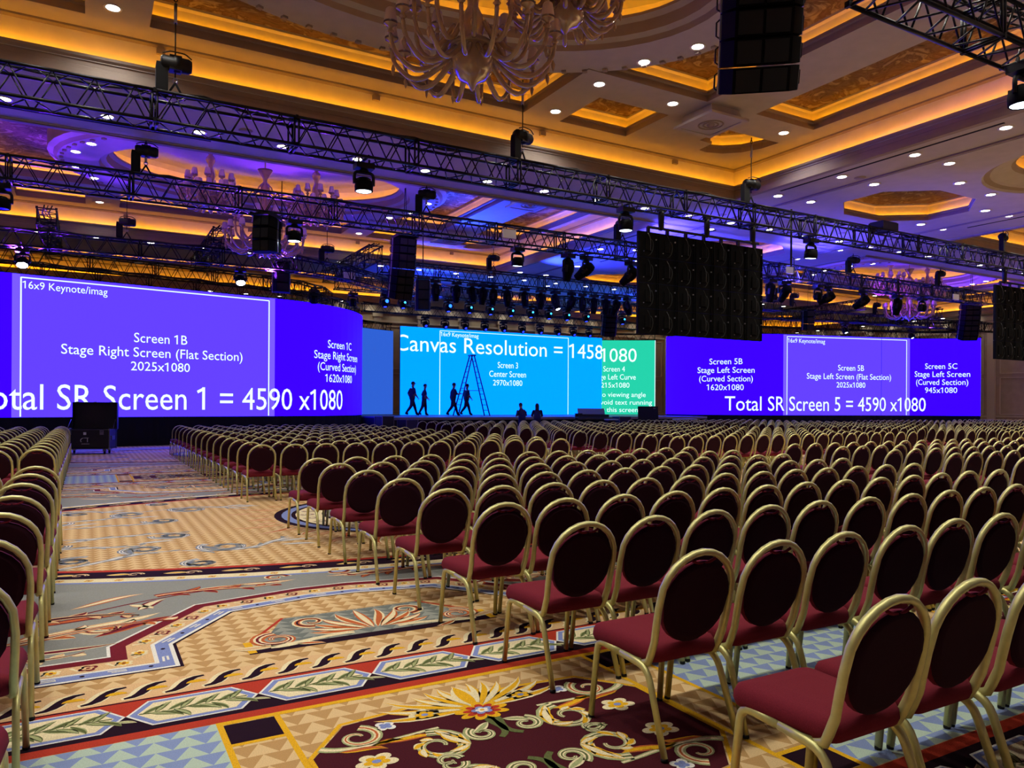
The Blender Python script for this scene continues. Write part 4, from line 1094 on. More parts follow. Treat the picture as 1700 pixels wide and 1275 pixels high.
# moving lights --------------------------------------------------
def lens_mat(nm, rgb, s): return mat(nm, (20, 20, 24), rough=.2, emit=lin(rgb), es=s)
LW = lens_mat('lens_white', (215, 238, 255), 9.0); LBL = lens_mat('lens_blue', (30, 90, 255), 5.0); LCY = lens_mat('lens_cyan', (50, 190, 255), 4.0); LDK = mat('lens_dark', (40, 44, 60), rough=.1, spec=.9); LWW = lens_mat('lens_bright', (235, 245, 255), 30.0)
LBB = lens_mat('lens_deep_blue', (40, 50, 255), 3.5)
LDB = lens_mat('lens_dim_blue', (40, 60, 255), 1.6)
def make_head(kind, lens, tilt):
    """hangs downward from z=0 (truss underside)"""
    t = empty('moving_light')
    mb = MB()
    for x in (-.1, .1): mb.tube([(x, 0, .05), (x, 0, -.06)], .02, BLK, n=5)
    mb.tube([(0, -.28, .03), (0, .28, .03)], .025, BLK, n=6); mb.box((0, 0, -.09), (.34, .24, .1), BLK); mb.build('base', t)
    mb = MB(); mb.lathe([(.06, -.14), (.09, -.16), (.09, -.19)], BLK, n=10)
    w_ = .2 if kind != 'wash' else .18
    mb.tube(fillet([(-w_, 0, -.42), (-w_, 0, -.2), (w_, 0, -.2), (w_, 0, -.42)], .08), .032, BLK, n=6); y = mb.build('yoke', t)
    mb = MB()
    Mx = Matrix.Translation((0, 0, -.4)) @ Matrix.Rotation(tilt, 4, 'X')
    if kind == 'spot': prof = [(0, .22), (.1, .22), (.14, .15), (.15, 0), (.145, -.1), (.12, -.22), (.105, -.34), (.1, -.36), (.085, -.345)]
    elif kind == 'beam': prof = [(0, .12), (.08, .12), (.13, .05), (.14, -.05), (.13, -.16), (.115, -.18), (.07, -.175)]
    else: prof = [(0, .1), (.1, .1), (.16, .03), (.17, -.05), (.165, -.14), (.15, -.15), (.14, -.14)]
    mb.lathe(prof, BLKP, M=Mx, n=14)
    for a in range(4):
        q = Mx @ Matrix.Rotation(a * pi / 2 + .4, 4, 'Z')
        mb.box((.14, 0, -.02), (.03, .07, .18), BLK, M=q)
    hd = mb.build('head', t)
    zl = prof[-1][1]; rl = prof[-1][0]
    mb = MB(); mb.lathe([(0, zl - .01), (rl, zl)], LBB if lens in (LBL, LCY) else lens, M=Mx, n=14); mb.build('lens', hd)
    if lens in (LBL, LCY):
        mb = MB(); r = .075 if lens is LBL else .045; mb.lathe([(0, -.02), (r, -.01), (r * .8, .02)], lens, M=Matrix.Translation((0.03, -.17, -.34)) @ Matrix.Rotation(pi / 2, 4, 'X') @ Matrix.Rotation(pi, 4, 'X'), n=10); mb.build('front_lens', hd)
    return t
HD = {}
def head(u, v, H, kind, lens, tilt, label, rz=0.):
    k = (kind, lens.name, round(tilt, 2))
    if k not in HD: o = make_head(*(kind, lens, tilt)); HD[k] = o
    else: o = copy_tree(HD[k])
    o.location = (u, v, H - .03); o.rotation_euler.z = rz; o.scale = (1.2, 1.2, 1.2) if kind == 'spot' else (1.1, 1.1, 1.1)
    tag(o, label, 'stage light', 'moving stage lights on the trusses')
    return o
for i, (x, k, l, ti) in enumerate(((602, 'wash', LW, 0), (1037, 'wash', LW, .0), (1345, 'wash', LW, .1), (1688, 'wash', LW, 0))):
    v = 14.72 if i < 3 else 5.75
    head(u_at(x, v) + (0 if i < 3 else .1), v, TH, k, l, ti, ('round wash light glowing white under the nearest long truss, %s from the left' % ORD(i + 1)) if i < 3 else 'large round white wash light under the close truss at the top right corner')
for i, (x, k, l, ti, r) in enumerate(((0, 'wash', LDK, 0, 0), (487, 'wash', LW, 0, 0), (858, 'wash', LW, .1, 0), (942, 'spot', LDK, .15, .3), (972, 'spot', LDK, 1.0, .5), (1046, 'spot', LDK, .9, .5), (1278, 'spot', LDK, .1, 0), (1302, 'spot', LDK, .9, -.4), (1357, 'beam', LDK, .2, 0), (1374, 'spot', LDK, 1.1, .6), (1432, 'spot', LDK, 1.0, .4), (1489, 'spot', LDK, .2, 0), (1530, 'beam', LDK, .1, 0))):
    head(u_at(x, 20.15), 20.15, TH, k, l, ti, 'black moving light under the second long truss, %s from the left' % ORD(i + 1), r)
for i, x in enumerate((36, 398)):
    head(u_at(x, 28.3), 28.3, TH, 'wash', LWW, -.5, 'blazing white wash light in front of the left screen, %s' % ('at the left edge' if i == 0 else 'near its curve'))
for i, x in enumerate((1402, 1512, 1400)):
    if i < 2: head(u_at(x, 28.4), 28.4, TH, 'beam', LW, -.5, 'small white light on the truss before the right screen, %s' % ('left one' if i == 0 else 'right one'))
T5x = (722, 757, 783, 801, 818, 841, 870, 897, 921, 948, 966, 985, 1005, 1022, 1040)
for i, x in enumerate(T5x):
    l = LWW if i == 8 else LDK
    head(u_at(x, 28.95), 28.95, TH + .35, 'spot', l, (-.4 if i == 8 else (.1, .5, -.3, .2)[i % 4]), 'black moving spot over the stage front, %s from the left of its crowded truss' % ORD(i + 1), (i % 5 - 2) * .3)
for i, x in enumerate((638, 668, 706, 743, 778, 813, 847, 880, 910, 940, 972, 1003, 1032)):
    head(u_at(x, 32.9), 32.9, TH + .2, 'beam', LBL if i in (0, 3) else LCY, -.25, 'blue-lit beam light in the row above the stage, %s from the left' % ORD(i + 1), 0)
for i, x in enumerate((705, 738, 771, 804, 835, 866, 896, 925, 951, 977)):
    head(u_at(x, 37.6), 37.6, TH - .1, 'beam', LDB, -.9, 'small dim blue light above the cyan screen, %s from the left' % ORD(i + 1), 0)
for i, x in enumerate((520, 585)): head(u_at(x, 31.9), 31.9, 6.5, 'beam', LDK, .3, 'small unlit light behind the curve of the left screen, %s' % ('left one' if i == 0 else 'right one'))

# real beams from the moving lights onto the ceiling and stage
def spot(name, u, v, z, tu, tv, tz, E, rgb, ang, r=.12, blend=.8):
    ld = bpy.data.lights.new(name, 'SPOT'); ld.energy = E; ld.color = lin(rgb); ld.spot_size = radians(ang); ld.spot_blend = blend; ld.shadow_soft_size = r
    o = bpy.data.objects.new(name, ld); COL.objects.link(o); o.location = (u, v, z)
    o.rotation_euler = (Vector((tu - u, tv - v, tz - z))).to_track_quat('-Z', 'Y').to_euler()
    return o
BE = 4.2
for u, v, tu, tv, E, c, a in ((-2.0, 28.9, 1.0, 24.5, 900, (120, 40, 255), 100), (6.0, 28.9, 6.0, 25.0, 900, (130, 50, 255), 100), (12.5, 27.6, 13.5, 25.5, 900, (30, 60, 255), 100),
                             (17.5, 28.2, 19.5, 26.0, 900, (30, 50, 255), 110), (24.0, 28.2, 23.5, 24.5, 900, (40, 60, 255), 110), (30.0, 28.2, 31.5, 25.0, 800, (70, 50, 255), 110), (38.0, 27.6, 39.5, 25.0, 700, (120, 50, 255), 110),
                             (45.0, 27.6, 45.5, 25.0, 600, (120, 60, 255), 110), (14, 32.4, 14, 34, 700, (30, 60, 255), 120), (28, 32.4, 28, 34, 700, (30, 60, 255), 120),
                             (17.0, 20.6, 20.5, 19.5, 900, (70, 60, 255), 125), (24.0, 20.6, 25.0, 17.5, 900, (70, 60, 255), 125), (0., 20.7, .5, 22.5, 160, (120, 50, 255), 125), (8., 20.7, 8, 22.9, 160, (90, 60, 255), 125)):
    spot('moving_light_beam', u, v, 6.3, tu, tv, 8.9, E * BE, c, a)

CAB = mat('grey_cable', (70, 70, 74), rough=.5)
# IMAG walls seen from behind --------------------------------------------------
def led_back(u0, u1, v, z0, z1, label, motors):
    t = empty('hanging_led_screen', ((u0 + u1) / 2, v, z1)); tag(t, label, 'screen', 'dark LED walls hung facing the audience beyond')
    cu = (u0 + u1) / 2; nx, nz = 7, 4; W = (u1 - u0) / nx; Hh = (z1 - z0) / nz
    for j in range(nz):
        mb = MB(); zc = z0 + Hh * (j + .5) - z1
        for i in range(nx):
            x = u0 + W * (i + .5) - cu
            mb.box((x, .03, zc), (W - .008, .07, Hh - .008), BLKP)
            mb.box((x, -.012, zc), (W * .3, .03, Hh * .45), BLKP)
            for sx in (-1, 1): mb.box((x + sx * (W / 2 - .03), -.02, zc), (.02, .03, Hh - .02), BLKP)
            mb.box((x + W * .33, -.07, zc + Hh * .2), (.03, .02, .03), STEEL); mb.box((x - W * .3, -.07, zc - Hh * .3), (.02, .02, .02), STEEL)
            mb.tube(bez3((x - .06, -.07, zc + Hh * .42), (x + .06, -.12, zc + .1), (x - .03, -.1, zc - .1), (x + .04, -.07, zc - Hh * .25)), .006, CAB if (i + j) % 2 else RUB, n=4)
            mb.tube(bez3((x + .05, -.07, zc + Hh * .2), (x + .12, -.15, zc), (x + .02, -.15, zc - .3), (x - .05, -.07, zc - Hh * .45)), .009, RUB, n=4)
        mb.build('cabinet_row', t)
    mb = MB(); mb.tube([(u0 - cu + .3, 0, .12), (u1 - cu - .15, 0, .12)], .035, BLK, n=6)
    for i in range(nx): mb.box((u0 + W * (i + .5) - cu, 0, .05), (.08, .06, .14), BLK)
    mb.build('header_bar', t)
    mb = MB()
    for m in motors:
        mb.tube([(m - cu, 0, .14), (m - cu, 0, TH - z1 - .45)], .012, BLK, n=5); mb.box((m - cu, 0, .2), (.05, .05, .14), STEEL)
    mb.build('chains', t)
    for m in motors:
        mb = MB(); mb.lathe([(0, -.5), (.07, -.48), (.08, -.1), (.06, 0), (0, 0)], BLK, c=(m - cu, 0, TH - z1), n=10); mb.box((m - cu, 0, TH - z1 + .02), (.2, .12, .1), BLK); mb.build('hoist', t)
    return t
def bez3(a, b, c, d, n=6):
    A, B, C_, D = [Vector(p) for p in (a, b, c, d)]
    return [A * (1 - t) ** 3 + B * 3 * t * (1 - t) ** 2 + C_ * 3 * t * t * (1 - t) + D * t ** 3 for t in [i / n for i in range(n + 1)]]
ua, ub = u_at(1058, 14.72), u_at(1264, 14.72)
led_back(ua, ub, 14.72, 3.37, 5.93, 'big dark LED wall seen from behind, hung in front of the right violet screen', [u_at(1096, 14.72), u_at(1172, 14.72), u_at(1248, 14.72)])
uc_ = u_at(1651, 14.72)
led_back(uc_, uc_ + 4.4, 14.72, 3.30, 5.93, 'dark LED wall seen from behind at the right edge of the picture', [uc_ + .6, uc_ + 2.2, uc_ + 3.8])

# loudspeaker arrays --------------------------------------------------
def array(name, loc, n, W, Hh, D, rz, curve, label, ztop, cat='loudspeaker', tilt0=0., split=True):
    t = empty(name, loc, rz); tag(t, label, cat, None)
    y, z, a = 0., 0., tilt0
    base = None
    for i in range(n):
        Mx = Matrix.Translation((0, y, z)) @ Matrix.Rotation(a, 4, 'X')
        mb = MB()
        # cabinet: wide front, narrower rear
        f = [(-W / 2, D / 2), (W / 2, D / 2), (W / 2, -D * .1), (W * .36, -D / 2), (-W * .36, -D / 2), (-W / 2, -D * .1)]
        mb.grid([[Mx @ Vector((p[0], p[1], -.012)) for p in f], [Mx @ Vector((p[0], p[1], -Hh + .012)) for p in f]], BLKP, True, True, False)
        c = mb.build('cabinet', t)
        mb = MB()
        for sx in ((-1, 1) if split else (0,)):
            mb.box((sx * W * .17, -D / 2 - .012, -Hh / 2), (W * (.3 if split else .66), .02, Hh - .06), BLKG, M=Mx)
        mb.box((0, D / 2 + .01, -Hh / 2), (W - .06, .02, Hh - .05), BLKG, M=Mx); mb.build('grille', c)
        for sx in (-1, 1):
            mb = MB()
            mb.box((sx * (W / 2 + .012), D * .1, -Hh / 2), (.02, .05, Hh - .03), STEEL, M=Mx)
            mb.tube([Mx @ Vector((sx * (W / 2 + .01), D * .3, -.05)), Mx @ Vector((sx * (W / 2 + .05), D * .34, -.08)), Mx @ Vector((sx * (W / 2 + .05), D * .34, -Hh + .08)), Mx @ Vector((sx * (W / 2 + .01), D * .3, -Hh + .05))], .012, BLK, n=5)
            mb.build('rigging', c)
        d = Mx @ Vector((0, 0, -Hh)); y, z = d.y, d.z; a += curve
    mb = MB(); mb.box((0, 0, .06), (W * .9, D * 1.25, .05), BLK)
    for sx in (-1, 1): mb.box((sx * W * .4, 0, .06), (.06, D * 1.35, .1), BLK)
    mb.build('flying_frame', t)
    mb = MB()
    for yy in (-D * .3, D * .3): mb.tube([(0, yy, .08), (0, yy * .2, ztop - loc[2])], .012, BLK, n=5)
    mb.build('chain', t)
    return t
array('line_array_speaker', (7.05, 6.35, 8.0), 8, .95, .315, .5, -.68, .05, 'huge black line array hanging at the top, right of the near chandelier', S1, tilt0=.08)
ul = u_at(671, 24.1); array('line_array_speaker', (ul, 24.1, 7.22), 8, .82, .255, .55, -.02, .03, 'tall black line array of eight boxes left of the cyan screen', S1, tilt0=.1)
ul = u_at(440, 20.15); array('line_array_speaker', (ul, 20.15, TH - .12), 3, .62, .30, .5, -.65, .1, 'small tilted speaker pair hung in front of the left chandelier', TH, tilt0=-.15)
ul = u_at(701, 28.0); array('line_array_speaker', (ul, 28.0, 6.55), 3, .56, .40, .5, -.3, .0, 'narrow black speaker stack beside the tall array', PZ + .13, split=False)
ul = u_at(467, 28.9); array('line_array_speaker', (ul, 29.0, 6.85), 3, .62, .36, .45, 0, 0, 'blue-lit black speaker stack above the curve of the left screen', DZ - .01, split=False)
ul = u_at(1013, 32.0); array('line_array_speaker', (ul, 32.0, 6.75), 6, .75, .25, .5, -.4, .06, 'curved black line array above the green screen', S0, tilt0=.15)
ul = u_at(1612, 23.6); array('line_array_speaker', (ul, 23.6, 7.25), 7, 1.0, .28, .55, -.7, .04, 'bluish black line array above the right end of the right screen', DZ, tilt0=.15)
ul = u_at(1337, 28.4); array('line_array_speaker', (ul, 28.2, 6.9), 3, .6, .36, .45, -.4, .06, 'small tilted speaker stack over the right violet screen', S1, split=False)
ul = u_at(842, 28.2)
# upright service tower and reflective back plates on the trusses
t = empty('equipment_case', (u_at(1465, 14.72), 14.72, TH + .55)); tag(t, 'black equipment box lying on top of the nearest long truss', 'case')
mb = MB(); mb.box((0, 0, .12), (.75, .5, .24), BLK); mb.build('body', t); mb = MB(); mb.box((0, 0, .25), (.7, .45, .03), RUB); mb.build('lid', t)
for i, (x, v, H) in enumerate(((836, 20.15, TH + .25), (1300, 20.15, TH + .3), (1575, 20.15, TH + .1), (575, 29.6, TH + .2))):
    mb = MB(); mb.box((0, -.3, 0), (.46, .03, .26), WHT); mb.box((0, -.26, .0), (.05, .1, .05), BLK)
    o = mb.build('antenna_panel', None, (u_at(x, v), v, H)); tag(o, ('pale rectangular antenna panel on the second long truss above the stage', 'pale antenna panel right of the dark LED wall', 'pale antenna panel far right on the second truss', 'pale antenna panel above the curve of the left screen')[i], 'antenna')
# vertical pipe hanging through the nearest truss
t = empty('drop_pipe', (u_at(1312, 14.9), 14.9, 0)); tag(t, 'thin vertical black pipe hanging through the nearest long truss right of the dark LED wall', 'pipe')
mb = MB(); mb.tube([(0, 0, 5.6), (0, 0, 7.25)], .03, BLK, n=6); mb.build('pipe', t)
mb = MB(); mb.tube([(0, 0, 5.9), (.12, 0, 5.85), (.12, 0, 5.2)], .012, BLK, n=5); mb.build('safety_line', t)
# ------------------------------------------------------------------ chandeliers
def make_chandelier(R, rod, big_=True):
    """origin at the ceiling hook; body hangs down to about rod + drop"""
    t = empty('glass_chandelier')
    zb = -rod
    mb = MB(); mb.lathe([(.0, 0), (.14, 0), (.12, -.05), (.03, -.09), (.022, -.1), (.022, zb + 1.75 * R), (.03, zb + 1.7 * R)], GOLD, n=10); mb.build('rod', t)
    mb = MB(); mb.lathe([(.03, zb + 1.75 * R), (.12, zb + 1.8 * R), (.26, zb + 1.95 * R), (.24, zb + 1.93 * R), (.1, zb + 1.74 * R), (.06, zb + 1.65 * R), (.14, zb + 1.55 * R), (.16, zb + 1.45 * R), (.08, zb + 1.3 * R), (.07, zb + 1.2 * R),
                        (.12, zb + 1.05 * R), (.16, zb + .9 * R), (.1, zb + .75 * R), (.09, zb + .65 * R), (.17, zb + .52 * R), (.2, zb + .42 * R), (.16, zb + .3 * R), (.2, zb + .25 * R)], GLS, n=18); mb.build('stem', t)
    if big_:
        for k in range(6):
            a = 2 * pi * k / 6; mb = MB()
            mb.tube([(r * cos(a), r * sin(a), zb + z * R) for r, z in ((.08, 1.6), (.2, 1.5), (.3, 1.3), (.3, 1.05), (.22, .9), (.12, .85))], .025, GLS, n=6); mb.build('scroll_arm', t)
    mb = MB(); mb.lathe([(.2, zb + .25 * R), (.32, zb + .2 * R), (.36, zb + .12 * R), (.33, zb + .08 * R), (.34, zb + .0 * R), (.3, zb - .14 * R), (.2, zb - .24 * R), (.08, zb - .28 * R), (.03, zb - .36 * R), (0, zb - .38 * R)], GLS, n=20)
    mb.tube([(.37 * cos(a), .37 * sin(a), zb + .14 * R) for a in [i * pi / 12 for i in range(24)]], .03, GLS, n=5, closed=True); mb.build('bowl', t)
    arm0 = {}
    for tier, (n, rr, z0, dz) in enumerate(((16, 1.0, .10, .2), (10, .74, .38, .62))):
        for k in range(n):
            a = 2 * pi * (k + .5 * tier) / n
            if tier not in arm0:
                mb = MB(); L = R * rr
                pts = [(.3, 0, z0 * R), (.45 * L + .1, 0, (z0 - .26) * R), (.75 * L, 0, (z0 - .30) * R), (.95 * L, 0, (z0 - .12) * R), (L, 0, (z0 + dz * .35) * R)]
                P = []
                for i in range(len(pts) - 1):
                    p0 = Vector(pts[max(i - 1, 0)]); p1 = Vector(pts[i]); p2 = Vector(pts[i + 1]); p3 = Vector(pts[min(i + 2, len(pts) - 1)])
                    for s_ in range(4):
                        u = s_ / 4; P.append(.5 * ((2 * p1) + (p2 - p0) * u + (2 * p0 - 5 * p1 + 4 * p2 - p3) * u * u + (3 * p1 - p0 - 3 * p2 + p3) * u ** 3))
                P.append(Vector(pts[-1]))
                mb.tube(P, [.045 - .018 * i / len(P) + .006 * (i % 2) for i in range(len(P))], GLS, n=8)
                ze = (z0 + dz * .35) * R
                mb.lathe([(.03, ze), (.06, ze + .03), (.03, ze + .06), (.04, ze + .1), (.1, ze + .13), (.105, ze + .145), (.03, ze + .14)], GLS, c=(L, 0, 0), n=12)
                mb.lathe([(0, ze - .34 * R), (.02, ze - .3 * R), (.035, ze - .25 * R), (.012, ze - .2 * R)], GLS, c=(L * .98, 0, 0), n=8)
                arm = mb.build('arm', t); arm0[tier] = arm
                mb = MB(); mb.lathe([(.11, ze + .17), (.1, ze + .2), (.075, ze + .36), (.06, ze + .38)], SHADE, c=(L, 0, 0), n=14)
                mb.lathe([(.016, ze + .14), (.016, ze + .24), (0, ze + .25)], WHT, c=(L, 0, 0), n=8)
                sh = mb.build('lamp_shade', arm); arm.location = (0, 0, zb); arm.rotation_euler.z = a
            else:
                c = copy_tree(arm0[tier], t); c.rotation_euler.z = a
    return t
chA = make_chandelier(1.3, 2.95, True); chB = make_chandelier(.95, 1.75, False)
n_ = 0
for (uc, vc, nm) in ((5.3, 10.7, 'near left dome'), (5.3, 26.6, 'far left dome'), (41.4, 26.6, 'far right dome')):
    for k, dx in enumerate((0, -1.75, 1.75)):
        src = chA if k == 0 else chB
        o = src if n_ in (0, 1) else copy_tree(src); n_ += 1
        o.location = (uc + dx, vc, DZ); o.rotation_euler.z = .2 * n_
        tag(o, '%s unlit glass chandelier with shaded arms under the %s' % (('largest, central', 'smaller left-hand', 'smaller right-hand')[k], nm), 'chandelier', 'glass chandeliers in the coffer domes')
# ------------------------------------------------------------------ people on and before the stage
SKIN = mat('skin', (150, 108, 84), rough=.6); SHIRT = mat('shirt_blue_flare', (24, 28, 66), rough=.9, noise=.1, scale=8); TROU = mat('trousers_blue_flare', (20, 22, 50), rough=.9, noise=.1, scale=8)  # blue flare of the screens is put into the shirt and trouser colours
SHOE = mat('black_shoe', (14, 14, 14), rough=.6); HAIR = mat('dark_hair', (24, 18, 14), rough=.8); PALE = mat('pale_cap', (60, 62, 76), rough=.9)
def skin_body(J, E, root='pelvis'):
    names = list(J); me = bpy.data.meshes.new('body'); me.from_pydata([J[n][0] for n in names], [(names.index(a), names.index(b)) for a, b in E], [])
    o = bpy.data.objects.new('body', me); COL.objects.link(o)
    md = o.modifiers.new('s', 'SKIN'); ss = o.modifiers.new('d', 'SUBSURF'); ss.levels = 2; md.branch_smoothing = .5
    for i, n in enumerate(names):
        r = J[n][1]; r = (r * 1.45, r * 1.45) if not isinstance(r, tuple) and not n.startswith(('neck', 'sh', 'wr')) else ((r * 1.25,) * 2 if not isinstance(r, tuple) else (r[0] * (1.25 if n in ('pelvis', 'waist', 'chest') else 1.1), r[1] * (1.3 if n in ('pelvis', 'waist', 'chest') else 1.1)))
        me.skin_vertices[0].data[i].radius = r; me.skin_vertices[0].data[i].use_root = (n == root)
    bpy.context.view_layer.update(); dg = bpy.context.evaluated_depsgraph_get()
    m2 = bpy.data.meshes.new_from_object(o.evaluated_get(dg)); bpy.data.objects.remove(o); return m2
def person(loc, rz, pose, label, scale=1., hair=HAIR, cap=False, long_=False):
    """built facing +x; pose gives joints"""
    J = dict(pelvis=((0, 0, .95), (.165, .165)), waist=((.01, 0, 1.1), (.16, .16)), chest=((.01, 0, 1.32), (.175, .165)), neckb=((0, 0, 1.47), (.085, .075)), neck=((.01, 0, 1.54), .055), headb=((.02, 0, 1.6), (.075, .07)), head=((.025, 0, 1.68), (.1, .085)), crown=((.015, 0, 1.755), (.07, .065)))
    for s, k in ((1, 'l'), (-1, 'r')):
        J['hip' + k] = ((0, .09 * s, .9), .1); J['sh' + k] = ((0, .19 * s, 1.43), .062)
    P = dict(kneel=(.08, .1, .5), anklel=(.25, .1, .09), kneer=(.05, -.1, .5), ankler=(-.3, -.1, .12), elbl=(-.06, .25, 1.15), wrl=(.08, .25, .93), elbr=(.08, -.25, 1.15), wrr=(.22, -.22, .95))
    P.update({k: v for k, v in pose.items() if k in P})
    for k in 'lr':
        J['knee' + k] = (P['knee' + k], .062); J['ankle' + k] = (P['ankle' + k], .042)
        a = Vector(P['ankle' + k]); J['toe' + k] = (tuple(a + Vector((.16, 0, -.05))), .035); J['heel' + k] = (tuple(a + Vector((-.03, 0, -.045))), .036)
        J['elb' + k] = (P['elb' + k], .042); J['wr' + k] = (P['wr' + k], .028)
        w_ = Vector(P['wr' + k]); e = Vector(P['elb' + k]); d = (w_ - e).normalized(); J['palm' + k] = (tuple(w_ + d * .06), (.036, .018))
    if 'lean' in pose:
        for n in ('waist', 'chest', 'neckb', 'neck', 'headb', 'head', 'crown', 'shl', 'shr'):
            p, r = J[n]; q = Matrix.Rotation(pose['lean'], 3, 'Y') @ (Vector(p) - Vector((0, 0, .95))) + Vector((0, 0, .95)); J[n] = (tuple(q), r)
    E = [('pelvis', 'waist'), ('waist', 'chest'), ('chest', 'neckb'), ('neckb', 'neck'), ('neck', 'headb'), ('headb', 'head'), ('head', 'crown')]
    for k in 'lr':
        E += [('pelvis', 'hip' + k), ('hip' + k, 'knee' + k), ('knee' + k, 'ankle' + k), ('ankle' + k, 'toe' + k), ('ankle' + k, 'heel' + k), ('chest', 'sh' + k), ('sh' + k, 'elb' + k), ('elb' + k, 'wr' + k), ('wr' + k, 'palm' + k)]
    if pose.get('half'):
        pass
    me = skin_body(J, E); mb = MB(); mb.v = [tuple(v.co) for v in me.vertices]; mb.f = [tuple(p.vertices) for p in me.polygons]
    for m in (SKIN, SHIRT, TROU, SHOE): mb.mi(m)
    hd = Vector(J['head'][0]); nk = Vector(J['neck'][0])
    for p in me.polygons:
        c = p.center; best = min((('h', (c - hd).length - .06), ('n', (c - nk).length), ('t', min((c - Vector(J[n][0])).length for n in ('waist', 'chest', 'neckb', 'shl', 'shr'))), ('e', min((c - (Vector(J['elb' + k][0]) + Vector(J['sh' + k][0])) * .5).length for k in 'lr')),
                     ('w', min(min((c - Vector(J['wr' + k][0])).length, (c - (Vector(J['elb' + k][0]) * .4 + Vector(J['wr' + k][0]) * .6)).length) for k in 'lr')), ('f', min(min((c - Vector(J['toe' + k][0])).length, (c - Vector(J['heel' + k][0])).length) for k in 'lr')),
                     ('g', min(min((c - Vector(J[n + k][0])).length for n in ('hip', 'knee')) for k in 'lr')), ('a', min((c - Vector(J['ankle' + k][0])).length + .02 for k in 'lr'))), key=lambda z: z[1])[0]
        mb.m.append({'h': 0, 'n': 0, 't': 1, 'e': 1, 'w': 0, 'f': 3, 'g': 2, 'a': 2}[best]); mb.sm.append(True)
    # face and hands stay part of the one body mesh
    F = hd
    lean = Matrix.Rotation(pose.get('lean', 0), 3, 'Y')
    def L(x, y, z): return F + lean @ Vector((x, y, z))
    mb.tube([L(.095, 0, .02), L(.118, 0, -.02), L(.1, 0, -.03)], [.008, .014, .008], SKIN, n=6)
    for s in (-1, 1):
        mb.tube([L(.0, .083 * s, .02), L(-.01, .092 * s, -.01), L(.0, .083 * s, -.035)], .01, SKIN, n=5); mb.box(tuple(L(.09, .033 * s, .012)), (.012, .02, .01), HAIR)
    mb.box(tuple(L(.088, 0, -.055)), (.012, .045, .008), mat('lips', (120, 60, 55)))
    for k in 'lr':
        w_ = Vector(J['palm' + k][0]); d = (w_ - Vector(J['wr' + k][0])).normalized(); sd = d.cross(Vector((0, 1, 0))); sd = sd.normalized() if sd.length > .1 else Vector((1, 0, 0)); pn = d.cross(sd)
        for j in range(4):
            b = w_ + sd * (.024 * (j - 1.5) * .8) + d * .012; mb.tube([b, b + d * (.035 + .004 * (j in (1, 2))) + pn * .006, b + d * .055 + pn * .02, b + d * .062 + pn * .036], [.0085, .008, .0075, .006], SKIN, n=5)
        b = w_ - d * .03 + sd * .022; mb.tube([b, b + sd * .02 + d * .02 + pn * .01, b + sd * .024 + d * .045 + pn * .018], [.01, .009, .007], SKIN, n=5)
    t = empty('person', loc, rz); t.scale = (scale,) * 3; tag(t, label, 'person')
    b = mb.build('body', t)
    mb = MB(); rr = []
    for i in range(7):
        ph = pi / 2 * i / 6; rr.append([L(-.008 + (.112 * cos(ph)) * cos(a) - (.012 if cos(a) > 0 else 0), .093 * cos(ph) * sin(a), .03 + .1 * sin(ph) - (.035 * (1 - cos(a)) if i == 0 else 0)) for a in [2 * pi * j / 16 for j in range(16)]])
    mb.grid(rr, PALE if cap == 'pale' else hair, True); mb.face(rr[-1], hair)
    if long_: mb.grid([[L(-.03 + .1 * cos(a), .1 * sin(a), .03 - z * .3) for a in [pi * .45 + pi * 1.1 * j / 10 for j in range(11)]] for z in (0, .5, 1)], hair, False)
    mb.build('cap' if cap else 'hair', t)
    if cap:
        mb = MB(); mb.grid([[L(.09 * cos(a) + x, .085 * sin(a), .045 - z) for a in [-1.2 + 2.4 * j / 8 for j in range(9)]] for x, z in ((.0, 0), (.05, .01), (.085, .025))], hair, False); mb.build('cap_brim', t)
    return t
ZS = STH
def on_stage(x, v): return (u_at(x, v), v, ZS)
walk = dict(kneel=(.2, .1, .52), anklel=(.33, .1, .09), kneer=(-.1, -.1, .5), ankler=(-.42, -.1, .13), elbl=(-.1, .24, 1.17), wrl=(.02, .24, .95), elbr=(.05, -.24, 1.16), wrr=(.2, -.22, .97), lean=.06)
person(on_stage(684, 37.0), .1, walk, 'person in a cap striding across the stage, leftmost in front of the cyan screen', 1.0, cap=True)
person(on_stage(704, 36.6), -.3, dict(walk, kneel=(.1, .1, .5), anklel=(.12, .1, .09), ankler=(-.3, -.1, .13), wrl=(.16, .22, 1.0)), 'person in dark clothes walking right, second from the left on the stage', .93)
person(on_stage(752, 36.0), .0, dict(walk, elbl=(.12, .22, 1.16), wrl=(.33, .16, 1.18), elbr=(.12, -.22, 1.18), wrr=(.33, -.12, 1.2)), 'person with both arms forward carrying the left leg of the ladder', .97)
person(on_stage(774, 37.25), .0, dict(walk, anklel=(.3, .1, .09), elbl=(-.04, .22, 1.15), wrl=(.1, .2, .93)), 'person in dark clothes walking under the tall ladder', .97)
stand = dict(kneel=(.02, .1, .5), anklel=(.0, .11, .09), kneer=(.02, -.1, .5), ankler=(0, -.11, .09), elbl=(.05, .27, 1.15), wrl=(.26, .2, 1.12), elbr=(.05, -.27, 1.15), wrr=(.26, -.2, 1.12), lean=.12)
person((u_at(867, 31.1), 31.1, 0), pi / 2, dict(stand, lean=.2), 'broad person in black seen from behind at the stage edge', .95)
person((u_at(892, 31.0), 31.0, 0), pi / 2 - .4, dict(stand, lean=.05), 'person with long dark hair beside the broad one at the stage edge', .93, long_=True)
